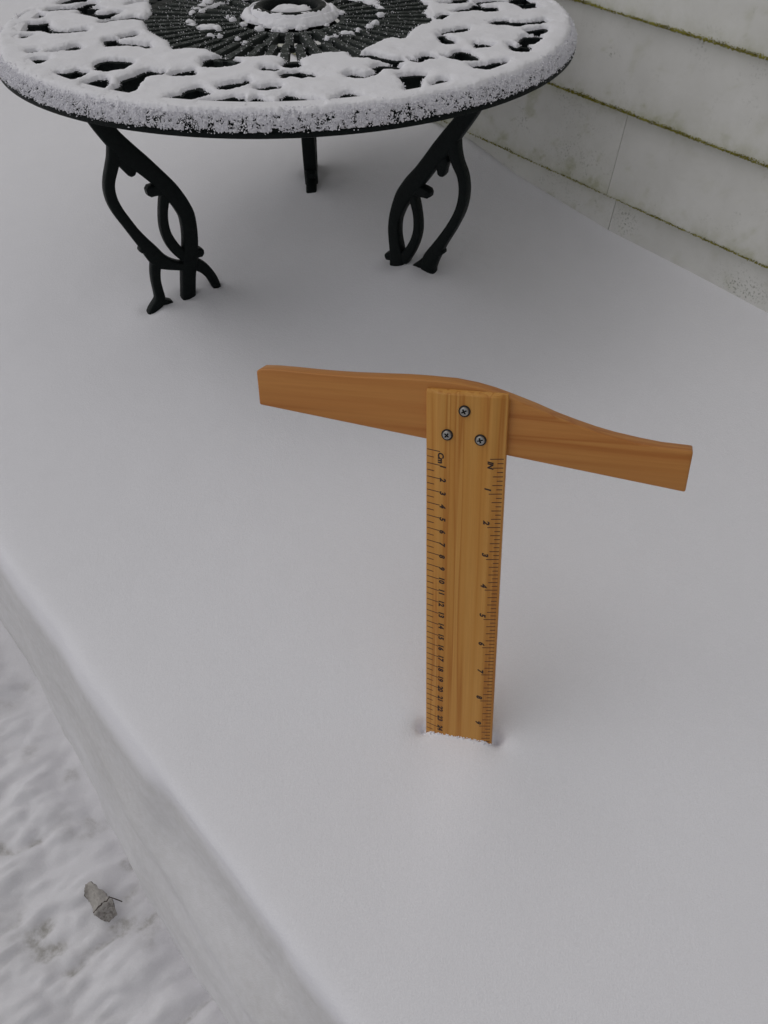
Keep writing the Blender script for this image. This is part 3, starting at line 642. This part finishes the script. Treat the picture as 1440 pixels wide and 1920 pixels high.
# --- slats: short rounded bars, 28 inner and 52 outer ones sharing meshes
def slat_mesh(name, r0, r1, w0, w1, h):
    nx = 10; V = []; sec = [(-1, 0), (-1, .72), (-.78, .93), (-.35, 1.0), (.35, 1.0), (.78, .93), (1, .72), (1, 0)]
    for i in range(nx):
        t = i / (nx - 1); r = r0 + (r1 - r0) * t; w = (w0 + (w1 - w0) * t) / 2
        for s, z in sec: V.append((r, s * w, z * h))
    F = grid_faces(nx, len(sec)); F = F[:, ::-1]
    b = [[i * 8 + 7, i * 8, (i + 1) * 8, (i + 1) * 8 + 7] for i in range(nx - 1)]
    e0 = [[0, 1, 6, 7], [1, 2, 5, 6], [2, 3, 4, 5]]; e1 = [[q + (nx - 1) * 8 for q in e[::-1]] for e in e0]
    me = mesh_np(name, np.array(V), np.concatenate([F, np.array(b), np.array(e0), np.array(e1)])); shade(me, True, 35)
    me.materials.append(M_FROST); return me
so = slat_mesh('slat', 10.95, 16.95, 0.86, 1.05, 0.75); si = slat_mesh('slat', 6.2, 11.15, 0.86, 1.08, 0.75)
g = np.random.default_rng(12)
SLATS = []
for me, n, ph, r0, r1 in ((so, 52, -88.0, 10.95, 16.95), (si, 28, -86.3, 6.2, 11.15)):
    for k in range(n):
        a = R_(ph + 360.0 * k / n + g.uniform(-0.4, 0.4))
        o = bpy.data.objects.new('slat', me); COL.objects.link(o); o.parent = table
        o.location = Vector((0, 0, (1.08 + g.uniform(-0.04, 0.04)) * CM)); o.rotation_euler = (0, 0, a)
        SLATS.append((a, r0, r1))

# --- legs: flat scrollwork swept as rounded bars
def sweep(path, tmul, closed_tip=True, nsec=16):
    """path: (r, z, halfwidth) -> tube in the x-z plane with flattened oval section, half thickness tmul"""
    P = np.array(path, float)
    d = np.concatenate([[0], np.cumsum(np.hypot(*np.diff(P[:, :2], axis=0).T))])
    n = max(4, int(d[-1] / 0.35)); tt = np.linspace(0, d[-1], n)
    Q = np.column_stack([np.interp(tt, d, P[:, i]) for i in range(3)])
    for _ in range(2):
        Q[1:-1] = 0.5 * Q[1:-1] + 0.25 * (Q[:-2] + Q[2:])
    T = np.gradient(Q[:, :2], axis=0); T /= np.linalg.norm(T, axis=1)[:, None] + 1e-9
    Nn = np.column_stack([-T[:, 1], T[:, 0]])
    # rounded ends
    wcap = np.ones(n)
    Vs = []
    e0 = Q[0, :2] - T[0] * Q[0, 2] * 0.55; e1 = Q[-1, :2] + T[-1] * Q[-1, 2] * 0.55
    rows = [(e0, Nn[0], Q[0, 2] * 0.55, 0.7)] + [(Q[i, :2], Nn[i], Q[i, 2], 1.0) for i in range(n)] + [(e1, Nn[-1], Q[-1, 2] * 0.55, 0.7)]
    an = np.arange(nsec) / nsec * 2 * math.pi
    cx = np.sign(np.cos(an)) * np.abs(np.cos(an)) ** 0.42; cy = np.sign(np.sin(an)) * np.abs(np.sin(an)) ** 0.42
    for c, nn, w, k in rows:
        p = c[None] + nn[None] * (w * cx)[:, None]
        Vs.append(np.column_stack([p[:, 0], cy * tmul * k, p[:, 1]]))
    m = len(rows); V = np.concatenate(Vs)
    i = np.arange(m - 1)[:, None]; j = np.arange(nsec)[None]; j2 = (j + 1) % nsec
    F = np.stack([i * nsec + j, i * nsec + j2, (i + 1) * nsec + j2, (i + 1) * nsec + j], -1).reshape(-1, 4)
    V = np.concatenate([V, [V[:nsec].mean(0)], [V[-nsec:].mean(0)]])
    a = len(V) - 2
    caps = [[a, (k + 1) % nsec, k] for k in range(nsec)] + [[a + 1, (m - 1) * nsec + k, (m - 1) * nsec + (k + 1) % nsec] for k in range(nsec)]
    return V, F, np.array(caps)
def leg(strokes, az, shrink, thick):
    Vs, Fq, Ft, o = [], [], [], 0
    for k, st in enumerate(strokes):
        p = [(r, z, max(0.16, w * shrink[0] - shrink[1])) for r, z, w in st]
        V, F, C = sweep(p, thick * (1.0 if k == 0 else 0.93 - 0.013 * k))
        Vs.append(V); Fq.append(F + o); Ft.append(C + o); o += len(V)
    me = mesh_np('leg', np.concatenate(Vs), [np.concatenate(Fq), np.concatenate(Ft)]); shade(me, True, 42)
    ob = link('leg', me, M_METAL, table); ob.rotation_euler = (0, 0, R_(az)); return ob
leg(TD['legL'], 212, (1.12, 0.06), 0.78)
leg(TD['legR'], 326, (1.12, 0.06), 0.78)
leg(TD['legL'], 91, (1.1, 0.06), 1.0)

# --- snow lying on the table (a thing of its own)
CY = 1.3
sn_x = np.arange(-31.6, 31.61, 0.105); sn_y = np.concatenate([np.arange(-31.6, 7.0, 0.105), np.arange(7.0, 31.6, 0.25)])
fanp = np.array(TD['fan']); fanp = np.vstack([fanp, [(9.5, 14.0), (0, 16.8), (-9.5, 15.5)]])
blobs = np.array(TD['blobs'])
def snow_sd(X, Y):
    r = np.hypot(X, Y)
    wob = 0.07 * vnoise(X, Y, 0.2, 30) + 0.09 * fbm(X, Y, 0.45, 31, 2) + 0.16 * fbm(X, Y, 1.5, 33, 2)
    sd = np.minimum(hole_field(X, Y, allholes, 0.24), hole_field(X, Y, [h - np.array([0, 0.42]) for h in allholes], 0.14)) - 0.04
    fs = poly_sd(fanp, X, Y)
    bl = np.full(X.shape, -5.0)
    for bx, by, br in blobs:
        bl = np.maximum(bl, 0.55 * br - np.hypot((X - bx) / 1.15, (Y - by)))
    far = Y > 3.0
    bl = np.where(far, np.maximum(bl, 0.35 - np.abs(np.abs(r - 11.0)) + 1.3 * fbm(X, Y, 3.0, 35, 2)), bl)
    rk = np.hypot(X, Y - CY)
    bl = np.maximum(bl, 0.75 - np.abs(rk - 4.9) + 0.7 * fbm(X, Y, 1.6, 37, 2))      # heap round the collar
    bl = np.where(rk < 4.0, -1, bl)
    bl = bl + 0.25 * fbm(X, Y, 0.6, 39, 2)
    sd = np.minimum(sd, np.maximum(fs, bl))
    sd = np.minimum(sd, 31.5 - r)
    return sd + 2 * wob * 0.9
SX, SY, Ssd, SF, Sedge = cut_grid(sn_x, sn_y, snow_sd)
rr = np.hypot(SX, SY)
thick = 0.40 + 0.24 * fbm(SX, SY, 6, 51, 2) + 0.26 * fbm(SX, SY, 1.9, 53, 2)
wid = 0.85
q = np.clip(Ssd / wid, 0, 1)
rc0 = np.hypot(SX, SY - CY)
th = thick * np.sqrt(np.clip(1 - (1 - q) ** 2, 0, 1))
th += (0.10 * fbm(SX, SY, 0.5, 57, 2) + 0.09 * fbm(SX, SY, 0.22, 58, 1)) * (1 - 0.75 * q)
th = th * np.where(rr < 16.3, 0.75, 1.0) + 0.05 * sstep(27, 30, rr)
th += 0.5 * np.exp(-((rc0 - 4.6) / 0.9) ** 2) * q
SZ = np.where(Sedge, ZT - 0.12, ZT + np.maximum(th, 0.0) + 0.02)
used = np.unique(SF); remap = np.full(SX.size, -1); remap[used] = np.arange(len(used))
parts = [(np.column_stack([SX.ravel()[used], SY.ravel()[used], SZ.ravel()[used]]), remap[SF])]
# snow cap on the raised collar, broken by a dark gap, and the plug inside it
na, nb = 260, 22
a = np.linspace(0, 2 * math.pi, na, endpoint=False)[:, None]; t = np.linspace(0, 1, nb)[None]
ang_ = -math.pi * 0.05 + math.pi * 1.1 * t
th_c = 0.2 + 0.3 * fbm(np.cos(a) * 4, np.sin(a) * 4, 1.5, 71, 3)
gapm = np.clip(1 - 1.0 * (np.exp(-((a - 2.75) / 0.22) ** 2)) - 0.9 * np.exp(-((a - 0.6) / 0.12) ** 2), 0, 1)
rc = 3.9 + (0.75 + 0.2 * fbm(np.cos(a) * 4, np.sin(a) * 4, 0.9, 73, 2)) * np.cos(math.pi - ang_) * (0.6 + 0.4 * gapm)
zc_ = 2.0 + (0.55 + th_c) * np.sin(ang_) * (0.35 + 0.65 * gapm)
disp = 0.10 * fbm(a * 4.5, t * 5, 0.4, 75, 2)
rc = rc + disp; zc_ = zc_ + disp
Vc = np.stack([rc * np.cos(a), CY + rc * np.sin(a), zc_], -1).reshape(-1, 3)
parts.append((Vc, grid_faces(na, nb, True)))
xs = np.linspace(-3.0, 3.0, 60); XX, YY = np.meshgrid(xs, xs, indexing='ij')
rp = np.hypot(XX, YY); keepm = (rp < 2.5)
ZZ = 1.7 + 0.9 * np.sqrt(np.clip(1 - (rp / 2.55) ** 2, 0, 1)) + 0.35 * fbm(XX, YY, 1.2, 81, 2) - 1.2 * sstep(-0.9, -2.2, YY) 
c = keepm[:-1, :-1] & keepm[1:, :-1] & keepm[:-1, 1:] & keepm[1:, 1:]
Fp = grid_faces(60, 60).reshape(59, 59, 4)[c]; u_ = np.unique(Fp); rm = np.full(3600, -1); rm[u_] = np.arange(len(u_))
parts.append((np.column_stack([XX.ravel()[u_], YY.ravel()[u_] + CY + 0.5, ZZ.ravel()[u_]]), rm[Fp]))
# crusted snow round the rim
na, nb = 2600, 34
a = (np.arange(na) / na * 2 * math.pi)[:, None]; t = np.linspace(0, 1, nb)[None]
pts = np.array([(29.2, 2.04), (30.0, 2.12), (30.7, 2.10), (31.3, 1.94), (31.75, 1.62), (32.02, 1.2), (32.18, 0.8), (32.22, 0.44)])
dd = np.concatenate([[0], np.cumsum(np.hypot(*np.diff(pts, axis=0).T))]); dd /= dd[-1]
pr_r = np.interp(t[0], dd, pts[:, 0]); pr_z = np.interp(t[0], dd, pts[:, 1])
nr = np.interp(t[0], [0, .25, .45, .65, 1], [0, 0, 0.5, 0.95, 1]); nz = np.sqrt(1 - nr ** 2)
ax = a * 32; ty = t * dd.size * 0.62
low = sstep(0.40, 0.72, t)
gr_n = 0.40 * fbm(ax, ty, 0.5, 91, 3, 0.7) + 0.55 * fbm(ax, ty, 0.2, 95, 2, 0.7)
crack = np.maximum(0.8 * sstep(0.09, 0.36, fbm(ax, ty * 0.7, 0.36, 97, 3, 0.75) + 0.20 * (t - 0.72)), sstep(0.27, 0.34, fbm(ax * 1.0, ty * 0.35, 0.9, 197, 2, 0.6) + 0.5 * (t - 0.8)))
amp = 0.05 + 0.62 * low
d_ = gr_n * amp - 0.62 * crack * low - 0.15 * low + 0.15 * fbm(ax, ty, 2.2, 99, 2)
d_ = d_ * sstep(0, 0.12, t) 
RZ = (pr_z[None] + d_ * nz[None]); RR = pr_r[None] + d_ * nr[None]
# melt into the flat snow on the inner side
Vr = np.stack([RR * np.cos(a), RR * np.sin(a), RZ], -1)
Vr[:, 0, 2] -= 0.5
parts.append((Vr.reshape(-1, 3), grid_faces(na, nb, True)))
# loose crystals on the rim
g = np.random.default_rng(21); n = 24000
aa = np.where(g.uniform(size=n) < 0.85, g.uniform(math.pi * 0.98, 2.06 * math.pi, n), g.uniform(0, 2 * math.pi, n))
tq = 0.40 + 0.6 * g.beta(1.7, 1.4, n)
cm = fbm(aa * 32, tq * dd.size * 0.62 * 0.7, 0.36, 97, 3, 0.75) + 0.20 * (tq - 0.72)
kp = g.uniform(size=n) > sstep(0.08, 0.34, cm) * 0.92
aa, tq = aa[kp], tq[kp]; n = len(aa)
r_ = np.interp(tq, dd, pts[:, 0]) + g.normal(0.0, 0.08, n); z_ = np.interp(tq, dd, pts[:, 1]) + g.normal(0, 0.08, n)
parts.append(grains(np.column_stack([r_ * np.cos(aa), r_ * np.sin(aa), z_]), g.uniform(0.022, 0.07, n), (0.5, 1.6), seed=22, jitter=0.4))
# frost crumbs along the slats
C_, Rd = [], []
for al, r0, r1 in SLATS:
    m = 26
    rr_ = g.uniform(r0, r1, m); sgn = np.where(g.uniform(size=m) < 0.5, -1, 1)
    off = sgn * (0.46 - np.abs(g.normal(0, 0.16, m)))
    C_.append(np.column_stack([rr_ * np.cos(al) - off * np.sin(al), rr_ * np.sin(al) + off * np.cos(al), 1.83 + g.uniform(-0.06, 0.05, m)]))
    Rd.append(g.uniform(0.02, 0.05, m) * (0.5 + g.uniform(size=m)))
C_ = np.concatenate(C_); Rd = np.concatenate(Rd)
parts.append(grains(C_, Rd, (0.6, 1.4), seed=23))
# ragged crumbs at the edges of the holes
ei = np.argwhere(Sedge & (SY < 8) & (np.hypot(SX, SY) < 31)); ei = ei[g.uniform(size=len(ei)) < 0.6]
ex_, ey_ = SX[ei[:, 0], ei[:, 1]], SY[ei[:, 0], ei[:, 1]]
n = len(ex_)
parts.append(grains(np.column_stack([ex_ + g.normal(0, 0.06, n), ey_ + g.normal(0, 0.06, n), ZT + g.uniform(-0.12, 0.15, n)]), g.uniform(0.03, 0.08, n), (0.6, 1.4), seed=24, jitter=0.35))
V_, F_ = join(parts)
me = mesh_np('table_snow', V_, F_); shade(me)
ts = link('table_snow', me, M_SNOW, None, TM)
ts['label'] = 'crusted layer of white snow lying on the lattice table top'; ts['category'] = 'snow'; ts['kind'] = 'stuff'

# ------------------------------------------------------------------ wooden T-square stuck in the snow
RP = np.array([5.636, 35.253, 23.475]); RU = np.array([0.0042876, -0.4028217, -0.91526843]); RW = np.array([0.94548232, -0.29642524, 0.13488982]); RN = np.array([-0.32564521, -0.86594847, 0.37958983])
# local axes: x = across the blade, y = up the blade (minus the reading direction), z = out of its face
RM = Matrix(((RW[0], -RU[0], RN[0], RP[0] * CM), (RW[1], -RU[1], RN[1], RP[1] * CM), (RW[2], -RU[2], RN[2], RP[2] * CM), (0, 0, 0, 1)))
tsq = empty('t_square', 'pine T-square ruler with black markings standing upright in the snow', 'ruler', RM)

def extrude_outline(name, pts, z0, z1, mat, bev, seg=2, parent=None):
    bm = bmesh.new()
    vs = [bm.verts.new((x * CM, y * CM, z0 * CM)) for x, y in pts]
    f = bm.faces.new(vs)
    r = bmesh.ops.extrude_face_region(bm, geom=[f])
    for v in r['geom']:
        if isinstance(v, bmesh.types.BMVert): v.co.z = z1 * CM
    bmesh.ops.recalc_face_normals(bm, faces=bm.faces)
    sharp = [e for e in bm.edges if len(e.link_faces) == 2 and e.calc_face_angle(0) > R_(35)]
    bmesh.ops.bevel(bm, geom=sharp, offset=bev * CM, segments=seg, affect='EDGES', profile=0.5)
    me = bpy.data.meshes.new(name); bm.to_mesh(me); bm.free(); shade(me, True, 30)
    return link(name, me, mat, parent)

# blade: six-sided section with a chamfer down both long edges
sec = [(-2.93, -0.60), (-2.93, -0.30), (-2.88, -0.262), (-1.93, 0.0), (1.55, 0.0), (2.42, -0.255), (2.49, -0.30), (2.49, -0.60)]
ys = [4.06, 3.98, 2.0, 0, -10, -20, -36]
V = []
for i, y in enumerate(ys):
    k = 0.05 if i == 0 else 0.0
    for x, z in sec: V.append((x * (1 - k * 0.3), y + (0.03 * math.sin(x * 5.0) if i < 2 else 0) + (0.16 if i == 0 and z < -0.25 else 0.0), z - (k if z > -0.5 else -k)))
ns = len(sec); F = []
for i in range(len(ys) - 1):
    for j in range(ns): F.append([i * ns + j, (i + 1) * ns + j, (i + 1) * ns + (j + 1) % ns, i * ns + (j + 1) % ns])
e0 = [[0, 1, 2, 7], [2, 3, 4, 7], [4, 5, 6, 7]]
V = np.array(V); F = np.array(F)
E_ = np.array([[7, 2, 1, 0], [7, 4, 3, 2], [7, 6, 5, 4]]); E2 = E_[:, ::-1] + (len(ys) - 1) * ns
me = mesh_np('blade', V, np.concatenate([F, E_[:, ::-1], E2[:, ::-1]]))
bm = bmesh.new(); bm.from_mesh(me); bmesh.ops.recalc_face_normals(bm, faces=bm.faces); bm.to_mesh(me); bm.free()
shade(me, False)
blade = link('blade', me, M_BLADE, tsq)

# head: long bar with an arched top edge
hb = [(-15.42, 1.92), (13.75, -1.34)]
ht = [(13.82, 1.40), (13.3, 1.42), (11.97, 1.46), (10.6, 1.62), (9.08, 1.86), (7.9, 2.12), (6.7, 2.45), (5.4, 2.85), (4.03, 3.36), (2.48, 3.86), (1.4, 4.18), (0.2, 4.44), (-1.2, 4.62), (-2.97, 4.66), (-4.43, 4.66), (-6.66, 4.58), (-8.2, 4.53), (-9.73, 4.52), (-11.2, 4.54), (-12.5, 4.58), (-14.2, 4.60), (-15.1, 4.56), (-15.42, 4.40)]
extrude_outline('head', hb + ht, -1.82, -0.61, M_HEAD, 0.13, 3, tsq)

# screws: washer, domed head, cross recess
def screw(x, y, a):
    V, F = lathe([(0.0, 0.0), (0.40, 0.0), (0.43, 0.03), (0.41, 0.07), (0.32, 0.085)], 32)
    me = mesh_np('screw', V, F); shade(me, True, 50)
    w = link('screw', me, M_WASH, tsq); w.location = (x * CM, y * CM, 0.0); w.rotation_euler = (0, 0, a); w.scale = (0.93, 0.93, 1.05)
    n = 41; q = np.linspace(-1, 1, n); A, B = np.meshgrid(q, q, indexing='ij')
    # disc mapping
    DX = A * np.sqrt(1 - B * B / 2) * 0.33; DY = B * np.sqrt(1 - A * A / 2) * 0.33; rr = np.hypot(DX, DY)
    H = 0.085 + 0.12 * np.sqrt(np.clip(1 - (rr / 0.36) ** 2, 0, 1)) - 0.05 * sstep(0.29, 0.33, rr)
    arm = np.minimum(np.abs(DX), np.abs(DY)); lon = np.maximum(np.abs(DX), np.abs(DY))
    H -= 0.13 * sstep(0.065, 0.035, arm) * sstep(0.215, 0.15, lon)
    me = mesh_np('screw_head', np.stack([DX, DY, H], -1).reshape(-1, 3), grid_faces(n, n)); shade(me)
    me.materials.append(M_SCREW); me.materials.append(M_WASH)
    ctr = np.array([p.center[:] for p in me.polygons]) / CM
    am = np.minimum(np.abs(ctr[:, 0]), np.abs(ctr[:, 1])); ln = np.maximum(np.abs(ctr[:, 0]), np.abs(ctr[:, 1]))
    me.polygons.foreach_set('material_index', ((am < 0.045) & (ln < 0.19)).astype(np.int32))
    h = bpy.data.objects.new('screw_head', me); COL.objects.link(h); h.parent = w
screw(-0.29, 2.98, 0.5); screw(-1.42, 1.25, 0.9); screw(0.82, 1.10, 0.25)

# printed scales: thin ink on the faces
def bevel_z(x):
    if x < -1.93: return -0.262 * (-1.93 - x) / 0.95
    if x > 1.55: return -0.255 * (x - 1.55) / 0.87
    return 0.0
LIFT = 0.006
TV, TF = [], []
def tick(x0, x1, y, w):
    xs = sorted({x0, x1} | ({-1.93} if x0 < -1.93 < x1 else set()) | ({1.55} if x0 < 1.55 < x1 else set()))
    for a, b in zip(xs[:-1], xs[1:]):
        o = len(TV)
        for x, yy in ((a, y - w / 2), (b, y - w / 2), (b, y + w / 2), (a, y + w / 2)): TV.append((x, yy, bevel_z(x) + LIFT))
        TF.append([o, o + 1, o + 2, o + 3])
for k in range(0, 54):          # centimetre side: long and half ticks
    y = -k * 0.5
    if k == 1: tick(-2.87, -2.35, y, 0.055)
    else: tick(-2.87, -1.90 if k % 2 == 0 else -2.33, y, 0.062)
INO = -0.184
nI = 0
for k in range(0, 86):          # inch side: eighths
    y = INO - k * 2.54 / 8
    if y < -27: break
    ln = 1.50 if k % 8 == 0 else (1.72 if k % 2 == 0 else 1.98)
    tick(ln, 2.36, y, 0.06)
me = mesh_np('tick_marks', np.array(TV), np.array(TF))
tk = link('tick_marks', me, M_INK2, tsq); tk['kind'] = 'stuff'
def txt(s, x, y, size, align='CENTER'):
    cu = bpy.data.curves.new('t', 'FONT'); cu.body = s; cu.size = size * CM; cu.align_x = align; cu.align_y = 'CENTER'
    cu.shear = 0.18; cu.offset = 0.048 * size * CM; cu.resolution_u = 3; cu.space_character = 0.98
    o = bpy.data.objects.new('t', cu); COL.objects.link(o)
    dg = bpy.context.evaluated_depsgraph_get(); dg.update()
    me = bpy.data.meshes.new_from_object(o.evaluated_get(dg))
    bpy.data.objects.remove(o); bpy.data.curves.remove(cu)
    me.name = 'number'
    ob = link('number', me, M_INK, tsq)
    ob.location = Vector((x, y, bevel_z(x) + LIFT * 1.5)) * CM
    ob.rotation_euler = (0, 0, -math.pi / 2)
    return ob
txt('Cm', -1.86, -0.45, 0.54).name = 'unit_mark'
for k in range(1, 27): txt(str(k), -1.70, -k - 0.06, 0.55)
txt('IN', 1.52, INO - 0.42, 0.52).name = 'unit_mark'
for k in range(1, 11): txt(str(k), 1.40, INO - k * 2.54 + 0.36, 0.58)

# ------------------------------------------------------------------ dead leaf frozen into the path
lm, lnt, lb = new_mat('frosted_dead_leaf')
lv = coords(lnt)
ed_ = lnt.nodes.new('ShaderNodeAttribute'); ed_.attribute_name = 'edge'
lf = ramp(lnt, add(lnt, noise(lnt, 260, 4, 0.7, lv), ed_.outputs['Fac'], 0.55, 0.8), [(0.55, 0.0), (0.75, 1.0)])
lnt.links.new(mixc(lnt, lf, mixc(lnt, noise(lnt, 420, 3, 0.7, lv), (0.50, 0.48, 0.455), (0.28, 0.255, 0.235)), (0.035, 0.022, 0.018)), lb.inputs['Base Color'])
lb.inputs['Roughness'].default_value = 0.8
nu2, nv2 = 56, 30
s = np.linspace(0, 1, nu2)[:, None]; t = np.linspace(-1, 1, nv2)[None]
half = np.interp(s[:, 0], [0, .1, .3, .62, .74, .85, 1], [.25, .5, .72, .98, 1.08, .95, .45])[:, None]
half = half * (1 + 0.22 * fbm(s * 30, np.sign(t) * 5, 2.2, 3, 3) * 2)
lx = s * 4.4 + 0.25 * fbm(s * 10, t * 3, 1.2, 5, 2) * np.abs(t); ly = t * half
lz = 0.5 * sstep(0.0, 0.6, s) * (1 - 0.5 * t * t) - 1.7 * sstep(0.68, 0.98, s) + 0.55 * np.abs(t) ** 2 * np.sin(s * 9) + 0.2 * fbm(s * 14, t * 4, 1.0, 7, 2)
V = np.stack(np.broadcast_arrays(lx, ly, lz), -1).reshape(-1, 3)
edge = np.maximum(np.exp(-((1 - np.abs(t)) / 0.07)) * (0.4 + fbm(s * 40, t * 3, 3, 9, 2)), np.exp(-((s - 0.69 - 0.05 * fbm(t * 6, t * 0, 0.8, 13, 2)) / 0.022) ** 2) * np.clip(0.75 + 1.6 * fbm(t * 6, t * 0, 1.0, 11, 2), 0, 1))
edge = np.maximum(edge, 0.40 * sstep(0.71, 0.78, s + 0.04 * fbm(t * 6, t * 0, 0.8, 13, 2)))
me = mesh_np('dead_leaf', V, grid_faces(nu2, nv2)); shade(me)
at_ = me.attributes.new('edge', 'FLOAT', 'POINT'); at_.data.foreach_set('value', np.clip(np.broadcast_to(edge, (nu2, nv2)), 0, 1).astype(np.float32).ravel())
leaf = empty('dead_leaf', 'frosted curled dead leaf with dark ragged edges lying on the trodden path', 'leaf')
LDIR = math.atan2(-3.0, 2.9)
leaf.matrix_world = Matrix.Translation(Vector((-32.4, 22.0, -27.2)) * CM) @ Matrix.Rotation(LDIR, 4, 'Z')
bl_ = link('leaf_blade', me, lm, leaf)
md = bl_.modifiers.new('thickness', 'SOLIDIFY'); md.thickness = 0.0006
V, F, C = sweep([(-0.3, -0.1, 0.05), (0.2, 0.25, 0.06), (0.8, 0.15, 0.055), (1.25, -0.15, 0.05)], 0.05, nsec=6)
me = mesh_np('leaf_stalk', V, [F, C]); shade(me)
st = link('leaf_stalk', me, simple('leaf_stalk_brown', (0.03, 0.018, 0.013), 0.7)[0], leaf); st.location = Vector((3.1, 1.1, 0.25)) * CM; st.rotation_euler = (0, 0, 0.5)
